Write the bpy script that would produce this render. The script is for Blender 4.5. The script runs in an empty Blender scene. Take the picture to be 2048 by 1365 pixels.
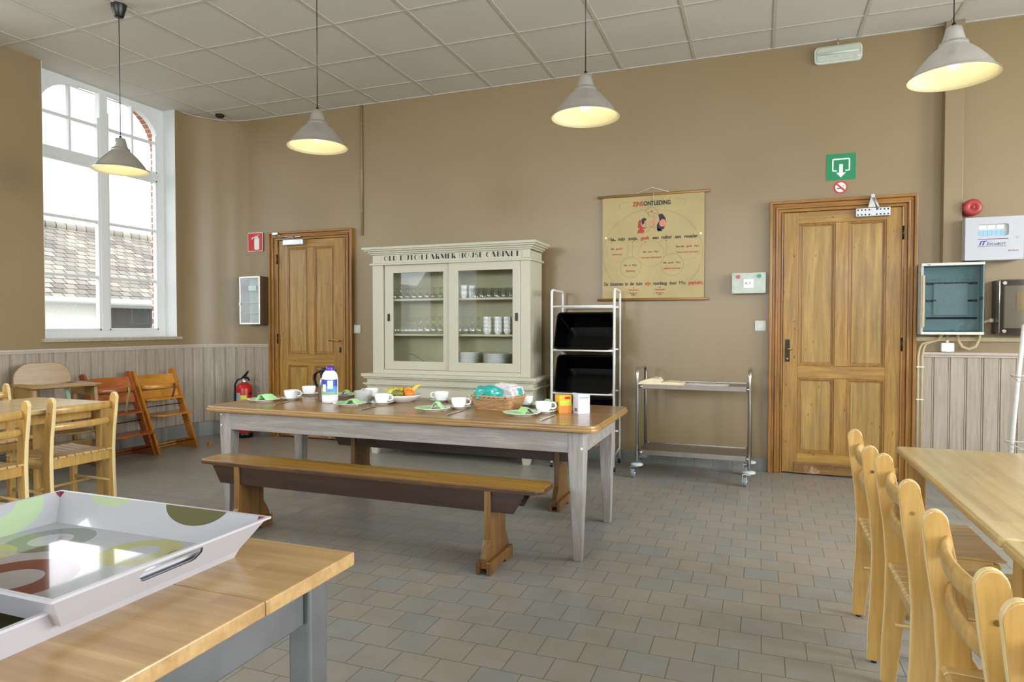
import bpy, bmesh, math, random
from mathutils import Vector, Matrix
random.seed(7)
PI = math.pi
S = bpy.context.scene
COL = S.collection

# ------------------------------------------------------------------ camera, sky, window light, exposure
CAM_H = 1.166
cam_d = bpy.data.cameras.new('camera'); cam = bpy.data.objects.new('camera', cam_d); COL.objects.link(cam)
cam_d.sensor_fit = 'HORIZONTAL'; cam_d.sensor_width = 36.0; cam_d.lens = 36.0*1320.26/2048
cam_d.clip_start = 0.02; cam_d.clip_end = 200
YAW, PITCH, ROLL = .3592, .0229, -.0007
cam.matrix_world = (Matrix.Translation((0, 0, CAM_H)) @ Matrix.Rotation(YAW, 4, 'Z') @
                    Matrix.Rotation(PI/2-PITCH, 4, 'X') @ Matrix.Rotation(-ROLL, 4, 'Z'))
S.camera = cam

W = bpy.data.worlds.new('overcast_sky'); S.world = W; W.use_nodes = True
bg = W.node_tree.nodes['Background']
bg.inputs[0].default_value = (.93, .97, 1, 1); bg.inputs[1].default_value = 2.7

def area(name, loc, rot, sx, sy, power, col=(1, 1, 1), portal=False):
    l = bpy.data.lights.new(name, 'AREA'); l.shape = 'RECTANGLE'; l.size = sx; l.size_y = sy
    l.energy = power; l.color = col
    if portal: l.cycles.is_portal = True
    o = bpy.data.objects.new(name, l); COL.objects.link(o); o.location = loc; o.rotation_euler = rot
    return o
CEIL = 3.358
RX, RY = 3.7, -3.3              # right wall and rear wall, behind the view
# daylight of the windows in the left wall (x=-5.6) behind and beside the view, and of the tall windows in the right wall
for y in (2.30, .15, -2.0):
    area('window_daylight', (-6.45, y, 3.0), (0, -PI/2+math.radians(38), 0), 2.4, 1.3, 55, (.86, .94, 1))
for y in (4.05, 1.9, -.3):
    area('window_daylight', (RX+.8, y, 2.25), (0, PI/2-math.radians(16), 0), 2.4, 1.5, 200 if y > 3 else 270, (.90, .96, 1))
for x, p in ((-3.4, 330), (-.6, 180), (2.0, 90)):
    area('window_daylight', (x, RY-1.0, 2.7), (PI/2-math.radians(30), 0, 0), 1.6, 2.2, p, (.86, .94, 1))

S.view_settings.view_transform = 'Standard'
S.view_settings.look = 'None'
S.view_settings.gamma = 1
S.view_settings.use_curve_mapping = False
S.view_settings.exposure = 0.14
S.cycles.use_denoising = True
S.cycles.max_bounces = 10
S.cycles.transparent_max_bounces = 16
S.cycles.caustics_reflective = False; S.cycles.caustics_refractive = False

# ------------------------------------------------------------------ materials
def lin(c):
    return tuple(((v/255)/12.92 if v/255 <= .04045 else ((v/255+.055)/1.055)**2.4) for v in c) + (1,)

class N:
    def __init__(s, name):
        s.m = bpy.data.materials.new(name); s.m.use_nodes = True
        s.t = s.m.node_tree; s.b = s.t.nodes['Principled BSDF']
    def n(s, ty, **kw):
        x = s.t.nodes.new(ty)
        for k, v in kw.items(): setattr(x, k, v)
        return x
    def l(s, a, b): s.t.links.new(a, b)
    def set(s, **kw):
        for k, v in kw.items(): s.b.inputs[k.replace('_', ' ')].default_value = v
        return s
    def ramp(s, fac, stops):
        r = s.n('ShaderNodeValToRGB'); e = r.color_ramp.elements
        while len(e) < len(stops): e.new(.5)
        for el, (p, c) in zip(e, stops): el.position = p; el.color = c if len(c) == 4 else lin(c)
        s.l(fac, r.inputs[0]); return r.outputs[0]
    def coord(s, scale=(1, 1, 1), loc=(0, 0, 0), kind='Object', rnd=False):
        tc = s.n('ShaderNodeTexCoord'); mp = s.n('ShaderNodeMapping')
        mp.inputs['Scale'].default_value = scale; mp.inputs['Location'].default_value = loc
        if rnd:
            oi = s.n('ShaderNodeObjectInfo'); ad = s.n('ShaderNodeVectorMath', operation='ADD')
            ml = s.n('ShaderNodeMath', operation='MULTIPLY'); ml.inputs[1].default_value = 13.7
            s.l(oi.outputs['Random'], ml.inputs[0]); s.l(tc.outputs[kind], ad.inputs[0]); s.l(ml.outputs[0], ad.inputs[1])
            s.l(ad.outputs[0], mp.inputs[0])
        else: s.l(tc.outputs[kind], mp.inputs[0])
        return mp.outputs[0]
    def noise(s, vec, scale=5, detail=4, rough=.5, dist=0):
        x = s.n('ShaderNodeTexNoise'); x.inputs['Scale'].default_value = scale
        x.inputs['Detail'].default_value = detail; x.inputs['Roughness'].default_value = rough
        x.inputs['Distortion'].default_value = dist
        s.l(vec, x.inputs['Vector']); return x.outputs['Fac']
    def mix(s, fac, a, b, mode='MIX'):
        x = s.n('ShaderNodeMix', data_type='RGBA', blend_type=mode)
        for v, i in ((fac, 0), (a, 6), (b, 7)):
            if isinstance(v, (int, float)): x.inputs[i].default_value = v
            elif isinstance(v, tuple): x.inputs[i].default_value = v if len(v) == 4 else lin(v)
            else: s.l(v, x.inputs[i])
        return x.outputs[2]
    def bump(s, h, strength=.2, dist=.002):
        b = s.n('ShaderNodeBump'); b.inputs['Strength'].default_value = strength; b.inputs['Distance'].default_value = dist
        s.l(h, b.inputs['Height']); s.l(b.outputs[0], s.b.inputs['Normal']); return s
    def col(s, c): s.l(c, s.b.inputs['Base Color']); return s

def plain(name, c, rough=.5, metal=0, noise=.06, scale=30, **kw):
    x = N(name); v = x.coord()
    f = x.noise(v, scale, 3)
    base = lin(c)
    a = tuple(min(1, k*(1-noise)) for k in base[:3])+(1,); b = tuple(min(1, k*(1+noise)) for k in base[:3])+(1,)
    x.col(x.ramp(f, [(.3, a), (.7, b)])); x.set(Roughness=rough, Metallic=metal)
    for k, vv in kw.items(): x.b.inputs[k.replace('_', ' ')].default_value = vv
    return x.m

def wood(name, dark, light, axis='z', rough=.42, coat=0, knots=None, streak=1.0, stave=None, stmix=.75, bumpy=.08, wornc=None, rnd=True, stain=False):
    x = N(name)
    st = {'x': (.9, 14, 14), 'y': (14, .9, 14), 'z': (14, 14, .9)}[axis]
    v = x.coord(tuple(k*streak for k in st), rnd=rnd)
    f1 = x.noise(v, 1.6, 6, .6, 1.1); f2 = x.noise(v, 7, 3, .6, .4)
    base = x.ramp(f1, [(.30, dark), (.68, light)])
    fine = x.ramp(f2, [(.35, (225, 222, 215)), (.65, (255, 255, 255))])
    c = x.mix(.8, base, fine, 'MULTIPLY')
    if stave:
        v2 = x.coord(rnd=rnd); sp = x.n('ShaderNodeSeparateXYZ'); x.l(v2, sp.inputs[0])
        u, w = {'x': (0, 1), 'y': (1, 0), 'z': (2, 0)}[axis]
        def fl(sock, k, add=None):
            m = x.n('ShaderNodeMath', operation='MULTIPLY'); x.l(sock, m.inputs[0]); m.inputs[1].default_value = k
            if add is not None:
                a2 = x.n('ShaderNodeMath', operation='ADD'); x.l(m.outputs[0], a2.inputs[0]); x.l(add, a2.inputs[1]); m = a2
            g = x.n('ShaderNodeMath', operation='FLOOR'); x.l(m.outputs[0], g.inputs[0]); return g.outputs[0]
        r = fl(sp.outputs[w], 1/stave[0]); sh = x.n('ShaderNodeMath', operation='MULTIPLY'); x.l(r, sh.inputs[0]); sh.inputs[1].default_value = .37
        q = fl(sp.outputs[u], 1/stave[1], sh.outputs[0])
        cb = x.n('ShaderNodeCombineXYZ'); x.l(r, cb.inputs[0]); x.l(q, cb.inputs[1])
        wn = x.n('ShaderNodeTexWhiteNoise'); x.l(cb.outputs[0], wn.inputs['Vector'])
        c = x.mix(stmix, c, x.ramp(wn.outputs['Value'], [(0, (214, 196, 168)), (1, (255, 252, 245))]), 'MULTIPLY')
    if knots:
        v3 = x.coord({'x': (3, 9, 9), 'y': (9, 3, 9), 'z': (9, 9, 3)}[axis], rnd=rnd)
        vo = x.n('ShaderNodeTexVoronoi'); vo.inputs['Scale'].default_value = knots; x.l(v3, vo.inputs['Vector'])
        k = x.ramp(vo.outputs['Distance'], [(.055, (74, 44, 18)), (.095, (255, 255, 255))])
        c = x.mix(.85, c, k, 'MULTIPLY')
        if stain:
            v5 = x.coord({'x': (1.2, 4, 4), 'y': (4, 1.2, 4), 'z': (4, 4, 1.2)}[axis], rnd=rnd)
            c = x.mix(x.ramp(x.noise(v5, 1.6, 5, .6), [(.53, (0, 0, 0)), (.75, (150, 150, 150))]), c, (112, 102, 76))
    if wornc:
        v4 = x.coord((4, 4, 4), rnd=rnd); f4 = x.noise(v4, 2.5, 8, .7)
        c = x.mix(x.ramp(f4, [(.52, (0, 0, 0)), (.62, (255, 255, 255))]), c, wornc)
    x.col(c); x.set(Roughness=rough, Coat_Weight=coat, Coat_Roughness=.15)
    x.bump(f2, bumpy, .003)
    return x.m

def glass(name, tint=(1, 1, 1, 1), alpha=.12, rough=.02, gain=1.2):
    """thin clear pane: mostly see-through with a mirror-like sheen"""
    x = N(name); t = x.t
    tr = x.n('ShaderNodeBsdfTransparent'); tr.inputs[0].default_value = tint
    gl = x.n('ShaderNodeBsdfGlossy'); gl.inputs['Roughness'].default_value = rough
    fr = x.n('ShaderNodeFresnel'); fr.inputs[0].default_value = 1.5
    ge = x.n('ShaderNodeNewGeometry')
    mm = x.n('ShaderNodeMath', operation='MULTIPLY_ADD'); mm.inputs[1].default_value = gain; mm.inputs[2].default_value = alpha*.3
    x.l(fr.outputs[0], mm.inputs[0])
    bf = x.n('ShaderNodeMath', operation='SUBTRACT'); bf.inputs[0].default_value = 1; x.l(ge.outputs['Backfacing'], bf.inputs[1])
    mu = x.n('ShaderNodeMath', operation='MULTIPLY'); x.l(mm.outputs[0], mu.inputs[0]); x.l(bf.outputs[0], mu.inputs[1]); mm = mu
    ms = x.n('ShaderNodeMixShader'); x.l(mm.outputs[0], ms.inputs[0]); x.l(tr.outputs[0], ms.inputs[1]); x.l(gl.outputs[0], ms.inputs[2])
    x.l(ms.outputs[0], t.nodes['Material Output'].inputs[0]); return x.m

def emis(name, c, st):
    x = N(name); x.set(Emission_Color=lin(c), Emission_Strength=st, Base_Color=lin(c)); return x.m

M = {}
# wall paint
x = N('taupe_wall_paint'); v = x.coord(); f = x.noise(v, 1.3, 5); g = x.noise(v, 60, 4); h = x.noise(v, 3, 8, .65)
x.col(x.ramp(f, [(.3, (141, 120, 84)), (.7, (148, 127, 90))])); x.set(Roughness=.42, Specular_IOR_Level=.6, Coat_Weight=.35, Coat_Roughness=.38)
ad = x.n('ShaderNodeMath', operation='ADD'); x.l(g, ad.inputs[0]); m2 = x.n('ShaderNodeMath', operation='MULTIPLY'); m2.inputs[1].default_value = 6; x.l(h, m2.inputs[0]); x.l(m2.outputs[0], ad.inputs[1])
x.bump(ad.outputs[0], .16, .003); M['wall'] = x.m
# ceiling tile
x = N('ceiling_tile'); v = x.coord(); f = x.noise(v, 2, 4); g = x.noise(v, 140, 3)
x.col(x.ramp(f, [(.3, (210, 207, 199)), (.7, (216, 213, 205))])); x.set(Roughness=.9); x.bump(g, .25, .002); M['ceil'] = x.m
M['grid'] = plain('ceiling_grid_paint', (200, 196, 186), .45)
M['white'] = plain('white_gloss_paint', (226, 228, 228), .35, noise=.01)
M['reveal'] = plain('white_wall_paint', (218, 220, 218), .55, noise=.01)
M['sill'] = plain('stone_sill', (176, 168, 150), .5, noise=.12)
# floor tile
x = N('quarry_tile_floor'); v = x.coord()
br = x.n('ShaderNodeTexBrick'); br.offset = .5; br.offset_frequency = 2; br.squash = 1
br.inputs['Scale'].default_value = 1; br.inputs['Brick Width'].default_value = .15; br.inputs['Row Height'].default_value = .145
br.inputs['Mortar Size'].default_value = .0018; br.inputs['Mortar Smooth'].default_value = .3; br.inputs['Bias'].default_value = 0
mp = x.n('ShaderNodeMapping'); mp.inputs['Location'].default_value = (.585+.15*40, -2.633+.145*60, 0); x.l(v, mp.inputs[0]); x.l(mp.outputs[0], br.inputs['Vector'])
sp = x.n('ShaderNodeSeparateXYZ'); x.l(mp.outputs[0], sp.inputs[0])
def mth(op, a, b=None, c=None):
    m = x.n('ShaderNodeMath', operation=op)
    for i, q in enumerate((a, b, c)):
        if q is None: continue
        if isinstance(q, (int, float)): m.inputs[i].default_value = q
        else: x.l(q, m.inputs[i])
    return m.outputs[0]
row = mth('FLOOR', mth('DIVIDE', sp.outputs[1], .145))
odd = mth('MODULO', row, 2.0)
cx = mth('FLOOR', mth('ADD', mth('DIVIDE', sp.outputs[0], .15), mth('MULTIPLY', mth('SUBTRACT', 1.0, odd), .5)))
cb = x.n('ShaderNodeCombineXYZ'); x.l(cx, cb.inputs[0]); x.l(row, cb.inputs[1])
wn = x.n('ShaderNodeTexWhiteNoise'); x.l(cb.outputs[0], wn.inputs['Vector'])
tile = x.ramp(wn.outputs['Value'], [(0, (144, 146, 142)), (.3, (148, 147, 140)), (.55, (151, 147, 138)), (.8, (154, 148, 138)), (1, (156, 147, 136))])
f = x.noise(v, 9, 5); patch = x.noise(v, .8, 3)
tile = x.mix(.5, tile, x.ramp(f, [(.3, (225, 222, 218)), (.7, (255, 255, 255))]), 'MULTIPLY')
c = x.mix(br.outputs['Fac'], tile, (96, 90, 80))
x.col(c)
rr = x.n('ShaderNodeMapRange'); x.l(f, rr.inputs[0]); rr.inputs[3].default_value = .26; rr.inputs[4].default_value = .46; x.l(rr.outputs[0], x.b.inputs['Roughness'])
inv = mth('MULTIPLY_ADD', br.outputs['Fac'], -1.0, mth('MULTIPLY', f, .25)); x.bump(inv, .35, .002); M['floor'] = x.m
M['skirt'] = plain('grey_glazed_tile', (132, 134, 128), .3, noise=.1, scale=6)
M['wains'] = wood('whitewashed_pine_board', (168, 155, 140), (182, 170, 155), 'z', .55, streak=.6, bumpy=.03, rnd=False)
M['wains_cap'] = plain('whitewashed_pine_cap', (190, 177, 166), .5)
M['pine'] = wood('varnished_old_pine', (142, 102, 42), (192, 148, 72), 'z', .42, coat=.15, knots=2.5, streak=1.0, stain=True)
M['pinex'] = wood('varnished_old_pine_cross', (142, 102, 42), (190, 146, 70), 'x', .42, coat=.15, knots=2.5, stain=True)
M['pinep'] = wood('varnished_old_pine_panel', (144, 110, 52), (192, 154, 84), 'z', .42, coat=.12, knots=2.5, streak=.8, stain=True)
M['casing'] = wood('varnished_pine_casing', (130, 86, 30), (178, 126, 52), 'z', .4, coat=.15, streak=1.4)
M['casingx'] = wood('varnished_pine_casing_cross', (130, 86, 30), (178, 126, 52), 'x', .4, coat=.15, streak=1.4)
M['scuff'] = wood('scuffed_pine_board', (110, 76, 34), (150, 112, 58), 'x', .6, wornc=(178, 140, 112))
M['tabletop'] = wood('old_oiled_tabletop', (130, 96, 52), (176, 138, 84), 'x', .3, coat=.3, streak=.6, rnd=False)
M['greywash'] = wood('grey_washed_wood', (130, 125, 120), (166, 161, 156), 'x', .55, wornc=None, streak=.9)
M['greywashz'] = wood('grey_washed_wood_leg', (132, 127, 122), (168, 163, 158), 'z', .55, streak=.9)
M['bench'] = wood('worn_bench_oak', (140, 100, 36), (186, 142, 62), 'x', .3, coat=.3, streak=.8, wornc=None)
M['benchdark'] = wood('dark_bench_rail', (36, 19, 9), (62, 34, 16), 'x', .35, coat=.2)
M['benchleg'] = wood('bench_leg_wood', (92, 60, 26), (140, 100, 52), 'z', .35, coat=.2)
M['beech'] = wood('varnished_beech', (192, 150, 82), (206, 168, 98), 'z', .3, coat=.35, streak=.6, bumpy=.02)
M['beechedge'] = plain('pale_beech_edge', (232, 208, 156), .35, noise=.03)
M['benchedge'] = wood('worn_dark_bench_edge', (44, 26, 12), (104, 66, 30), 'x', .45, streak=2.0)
M['beechx'] = wood('varnished_beech_slat', (202, 164, 104), (216, 184, 126), 'x', .3, coat=.35, streak=.6, bumpy=.02)
M['beechtop'] = wood('beech_table_top', (200, 173, 120), (212, 188, 140), 'y', .25, coat=.4, streak=.35, bumpy=.015, stave=(.09, .9), stmix=.3, rnd=False)
M['counter'] = wood('butcher_block_top', (172, 140, 96), (194, 162, 116), 'x', .3, coat=.3, streak=.6, stave=(.045, .32), bumpy=.02, knots=.22, stmix=.5, rnd=False)
M['greymetal'] = plain('brushed_grey_frame', (136, 138, 140), .38, .75, noise=.14, scale=9)
M['oakhc'] = wood('oak_veneer', (140, 106, 48), (160, 124, 62), 'y', .4, coat=.15, streak=.9)
M['honey'] = wood('honey_lacquered_beech', (186, 116, 34), (210, 142, 52), 'z', .3, coat=.35, streak=.6)
M['honeyp'] = wood('honey_lacquered_plate', (190, 128, 44), (214, 154, 66), 'y', .28, coat=.35, streak=.6)
M['cherry'] = wood('cherry_lacquered_beech', (152, 76, 30), (182, 102, 46), 'z', .3, coat=.35, streak=.6)
M['cherryp'] = wood('cherry_lacquered_plate', (158, 82, 36), (188, 110, 56), 'y', .28, coat=.35, streak=.6)
M['cream'] = plain('cream_cabinet_paint', (194, 190, 168), .32, noise=.015)
M['creamin'] = plain('cream_cabinet_interior', (184, 180, 146), .5, noise=.02)
M['black'] = plain('black_plastic', (16, 16, 16), .35)
M['blackgloss'] = plain('glossy_black_plastic', (3, 3, 4), .15, Specular_IOR_Level=.25)
M['print_black'] = plain('black_print', (26, 26, 28), .6)
M['steel'] = plain('stainless_steel', (200, 198, 194), .22, 1, noise=.04)
M['steelb'] = plain('brushed_stainless_steel', (146, 138, 130), .3, 1, noise=.06, scale=14)
M['zinc'] = plain('zinc_plated_steel', (190, 192, 194), .32, .9)
M['alu'] = plain('spun_aluminium', (228, 228, 228), .3, 1, noise=.01, Anisotropic=.6)
M['brass'] = plain('aged_brass', (190, 160, 96), .28, 1)
M['darkmetal'] = plain('dark_escutcheon', (54, 48, 40), .4, .8)
M['rack'] = plain('white_enamel_tube', (232, 232, 228), .25)
M['china'] = plain('white_porcelain', (240, 240, 238), .12, noise=.01, Coat_Weight=.3)
M['napkin'] = plain('light_green_paper_napkin', (172, 224, 156), .8, noise=.04)
M['red'] = plain('red_enamel', (190, 30, 22), .28)
M['signred'] = plain('sign_red', (206, 42, 34), .4)
M['signgreen'] = plain('sign_green', (28, 140, 92), .35)
M['signwhite'] = plain('sign_white', (240, 240, 238), .4)
M['offwhite'] = plain('off_white_plastic', (216, 218, 208), .4)
M['greybox'] = plain('pale_grey_plastic', (190, 200, 188), .4)
M['panelwhite'] = plain('panel_white_paint', (190, 192, 198), .35, noise=.01)
M['sirenred'] = plain('faded_red_plastic', (176, 60, 56), .4)
M['beige'] = plain('beige_conduit', (196, 176, 138), .45)
M['pane'] = glass('clear_window_glass', alpha=.02)
M['cabglass'] = glass('cabinet_glass', (.97, .98, .97, 1), alpha=.05, gain=.75)
M['frost'] = glass('pale_green_cabinet_glass', (.84, .95, .93, 1), alpha=.5, rough=.2)
M['smoke'] = glass('smoked_blue_cover', (.66, .74, .765, 1), alpha=.12)
M['smokegrey'] = glass('smoked_grey_cover', (.66, .64, .60, 1), alpha=.3, rough=.06)
x = N('drinking_glass'); x.set(Base_Color=(1, 1, 1, 1), Roughness=.02, IOR=1.45, Transmission_Weight=1.0, Alpha=.45)
M['glassware'] = x.m
M['bulb'] = emis('lit_bulb', (255, 246, 225), 3)
x = N('lamp_inner_cream'); x.set(Base_Color=lin((226, 216, 178)), Roughness=.45); M['lampin'] = x.m

# ------------------------------------------------------------------ mesh builder
class MB:
    def __init__(s): s.v = []; s.f = []; s.sm = []
    def add(s, vs, fs, smooth=False, mtx=None):
        o = len(s.v)
        for p in vs: s.v.append(tuple(mtx @ Vector(p)) if mtx else tuple(p))
        for f in fs: s.f.append([i+o for i in f]); s.sm.append(smooth)
        return s
    def box(s, x0, x1, y0, y1, z0, z1, mtx=None):
        vs = [(x, y, z) for z in (z0, z1) for y in (y0, y1) for x in (x0, x1)]
        return s.add(vs, [(0, 2, 3, 1), (4, 5, 7, 6), (0, 1, 5, 4), (2, 6, 7, 3), (1, 3, 7, 5), (0, 4, 6, 2)], mtx=mtx)
    def taper(s, b, t, z0, z1, mtx=None):
        (ax0, ax1, ay0, ay1), (bx0, bx1, by0, by1) = b, t
        vs = [(ax0, ay0, z0), (ax1, ay0, z0), (ax0, ay1, z0), (ax1, ay1, z0), (bx0, by0, z1), (bx1, by0, z1), (bx0, by1, z1), (bx1, by1, z1)]
        return s.add(vs, [(0, 2, 3, 1), (4, 5, 7, 6), (0, 1, 5, 4), (2, 6, 7, 3), (1, 3, 7, 5), (0, 4, 6, 2)], mtx=mtx)
    def prism(s, poly, a, b, axis='z', mtx=None, smooth=False):
        """extrude a 2-D outline between a and b along axis (counter-clockwise outline)"""
        n = len(poly)
        def P(u, w, h): return {'z': (u, w, h), 'y': (u, h, w), 'x': (h, u, w)}[axis]
        vs = [P(u, w, a) for u, w in poly]+[P(u, w, b) for u, w in poly]
        s.add(vs, [list(range(n))[::-1], list(range(n, 2*n))], mtx=mtx)
        o = len(s.v)-2*n
        for i in range(n):
            j = (i+1) % n; s.f.append([o+i, o+j, o+n+j, o+n+i]); s.sm.append(smooth)
        return s
    def lathe(s, prof, seg=32, c=(0, 0, 0), mtx=None, smooth=True, closed=False):
        n = len(prof); vs = []
        for i in range(seg):
            a = 2*PI*i/seg
            for r, z in prof: vs.append((c[0]+r*math.cos(a), c[1]+r*math.sin(a), c[2]+z))
        fs = []
        for i in range(seg):
            j = (i+1) % seg
            for k in range(n-1 if not closed else n):
                k2 = (k+1) % n
                fs.append((i*n+k, j*n+k, j*n+k2, i*n+k2))
        return s.add(vs, fs, smooth, mtx)
    def cyl(s, c, r, h, seg=20, axis='z', mtx=None, r2=None):
        r2 = r if r2 is None else r2
        m = {'z': Matrix.Identity(4), 'x': Matrix.Rotation(PI/2, 4, 'Y'), 'y': Matrix.Rotation(-PI/2, 4, 'X')}[axis]
        m = Matrix.Translation(c) @ m
        if mtx: m = mtx @ m
        vs = [(r*math.cos(2*PI*i/seg), r*math.sin(2*PI*i/seg), 0) for i in range(seg)]+[(r2*math.cos(2*PI*i/seg), r2*math.sin(2*PI*i/seg), h) for i in range(seg)]
        s.add(vs, [list(range(seg))[::-1], list(range(seg, 2*seg))], False, m)
        o = len(s.v)-2*seg
        for i in range(seg):
            j = (i+1) % seg; s.f.append([o+i, o+j, o+seg+j, o+seg+i]); s.sm.append(True)
        return s
    def tube(s, pts, r, seg=10, mtx=None, closed=False, flat=None):
        """round tube through pts; r a number or list; flat=(a,b) gives an elliptical section"""
        pts = [Vector(p) for p in pts]; n = len(pts)
        rs = r if isinstance(r, (list, tuple)) else [r]*n
        prev = None; rings = []
        for i, p in enumerate(pts):
            if closed: t = pts[(i+1) % n]-pts[i-1]
            else: t = pts[min(i+1, n-1)]-pts[max(i-1, 0)]
            t.normalize()
            if prev is None:
                up = Vector((0, 0, 1)) if abs(t.z) < .9 else Vector((1, 0, 0))
                u = t.cross(up).normalized()
            else:
                u = (prev-t*prev.dot(t)).normalized()
            prev = u; w = u.cross(t).normalized()
            fa, fb = flat if flat else (1, 1)
            rings.append([p+u*(rs[i]*fa*math.cos(2*PI*k/seg))+w*(rs[i]*fb*math.sin(2*PI*k/seg)) for k in range(seg)])
        vs = [q for rg in rings for q in rg]; fs = []
        for i in range(n if closed else n-1):
            j = (i+1) % n
            for k in range(seg):
                l = (k+1) % seg; fs.append((i*seg+k, j*seg+k, j*seg+l, i*seg+l))
        s.add(vs, fs, True, mtx)
        if not closed:
            o = len(s.v)-n*seg
            s.f.append([o+k for k in range(seg)]); s.sm.append(False)
            s.f.append([o+(n-1)*seg+k for k in range(seg)][::-1]); s.sm.append(False)
        return s
    def build(s, name, mat, parent=None, bevel=0, bseg=2, fix=True, edge=None):
        me = bpy.data.meshes.new(name); me.from_pydata(s.v, [], s.f)
        for p, sm in zip(me.polygons, s.sm): p.use_smooth = sm
        if fix:
            bm = bmesh.new(); bm.from_mesh(me); bmesh.ops.recalc_face_normals(bm, faces=bm.faces); bm.to_mesh(me); bm.free()
        me.materials.append(M[mat] if isinstance(mat, str) else mat)
        if edge:
            me.materials.append(M[edge[0]])
            for p in me.polygons:
                if abs(p.normal[edge[1]]) < .5: p.material_index = 1
        o = bpy.data.objects.new(name, me); COL.objects.link(o)
        if parent: o.parent = parent
        if bevel:
            b = o.modifiers.new('bevel', 'BEVEL'); b.width = bevel; b.segments = bseg; b.limit_method = 'ANGLE'; b.angle_limit = .6
        return o

def tag(o, label=None, cat=None, group=None, kind=None):
    if label: o['label'] = label
    if cat: o['category'] = cat
    if group: o['group'] = group
    if kind: o['kind'] = kind
    return o
def thing(name, loc, rz=0, label=None, cat=None, group=None):
    o = bpy.data.objects.new(name, None); COL.objects.link(o); o.empty_display_size = .1
    o.location = loc; o.rotation_euler = (0, 0, rz)
    return tag(o, label, cat, group)
def struct(o): o['kind'] = 'structure'; return o
def kids(o): return [c for c in list(COL.objects) if c.parent == o]
def copy_tree(o, parent=None):
    c = o.copy(); COL.objects.link(c); c.parent = parent
    for ch in kids(o): copy_tree(ch, c)
    return c
def dup(o, loc, rz, label, group=None):
    c = copy_tree(o); c.location = loc; c.rotation_euler = (0, 0, rz); c['label'] = label
    if group: c['group'] = group
    return c
def rrect(x0, x1, y0, y1, r, n=5):
    out = []
    for cx, cy, a0 in ((x1-r, y0+r, -PI/2), (x1-r, y1-r, 0), (x0+r, y1-r, PI/2), (x0+r, y0+r, PI)):
        for i in range(n+1):
            a = a0+PI/2*i/n; out.append((cx+r*math.cos(a), cy+r*math.sin(a)))
    return out
def ring_prism(mb, outer, inner, a, b, axis='y'):
    """frame between two outlines with the same number of points"""
    n = len(outer)
    def P(u, w, h): return {'z': (u, w, h), 'y': (u, h, w), 'x': (h, u, w)}[axis]
    vs = [P(*p, a) for p in outer]+[P(*p, a) for p in inner]+[P(*p, b) for p in outer]+[P(*p, b) for p in inner]
    fs = []
    for i in range(n):
        j = (i+1) % n
        fs += [(i, j, n+j, n+i), (2*n+i, 3*n+i, 3*n+j, 2*n+j), (i, 2*n+i, 2*n+j, j), (n+i, n+j, 3*n+j, 3*n+i)]
    mb.add(vs, fs)
    return mb
ORD = ['first', 'second', 'third', 'fourth', 'fifth', 'sixth', 'seventh', 'eighth', 'ninth', 'tenth', 'eleventh', 'twelfth', 'thirteenth', 'fourteenth', 'fifteenth', 'sixteenth']

def text_mesh(txt, size, name, mat, parent, loc, rot=(PI/2, 0, 0), sx=1.0, bold=0, align='LEFT', shear=0, fit=None):
    cu = bpy.data.curves.new(name, 'FONT'); cu.body = txt; cu.size = size; cu.align_x = align; cu.offset = bold; cu.shear = shear; cu.extrude = .0004
    ob = bpy.data.objects.new(name, cu)
    COL.objects.link(ob); dg = bpy.context.evaluated_depsgraph_get()
    me = bpy.data.meshes.new_from_object(ob.evaluated_get(dg)); bpy.data.objects.remove(ob)
    if fit:
        xs = [v.co.x for v in me.vertices]; w = max(xs)-min(xs); k = fit/w; x0 = min(xs) if align == 'LEFT' else (min(xs)+max(xs))/2
        for v in me.vertices: v.co.x = (v.co.x-x0)*k
    else:
        for v in me.vertices: v.co.x *= sx
    return me, Matrix.Translation(loc) @ Matrix.Rotation(rot[2], 4, 'Z') @ Matrix.Rotation(rot[0], 4, 'X')
def texts(items, name, mat, parent, inv=None):
    """join several written lines into one printed mesh; item = (text, size, loc, options)"""
    mb = MB()
    for t, size, loc, kw in items:
        me, mx = text_mesh(t, size, name, mat, parent, loc, **kw)
        mb.add([v.co for v in me.vertices], [list(p.vertices) for p in me.polygons], False, mx)
        bpy.data.meshes.remove(me)
    return mb.build(name, mat, parent, fix=False)
# ------------------------------------------------------------------ the room
WX, WY = -5.58, 5.66            # inner faces of the left and the far wall
ARC_C, ARC_R = (WX+.47, WY-.47), .47
struct(MB().box(WX-.5, RX+.2, RY-.2, WY+.2, -.06, 0).build('floor', 'floor'))
arc = [(ARC_C[0]-ARC_R*math.cos(a), ARC_C[1]+ARC_R*math.sin(a)) for a in [PI/2*i/40 for i in range(41)]]
# far wall with the rounded corner
poly = arc+[(RX+.2, WY), (RX+.2, WY+.2), (WX-.15, WY+.2), (WX-.15, ARC_C[1])]
struct(MB().prism(poly[::-1], 0, CEIL, 'z').build('wall_back', 'wall'))
# left wall, thick, with window openings
wy0, wy1, wz0 = 3.785, 5.115, 1.055
mb = MB()
op = [(wy0, wy1)]+[(y-.665, y+.665) for y in (2.30, .15, -2.0)]
edges = sorted([RY-.2, ARC_C[1]]+[e for o_ in op for e in o_])
for a, b in zip(edges[:-1], edges[1:]):
    if (a, b) in op: mb.box(WX-.15, WX, a, b, 0, wz0)
    else: mb.box(WX-.15, WX, a, b, 0, CEIL)
struct(mb.build('wall_left', 'wall'))
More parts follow.
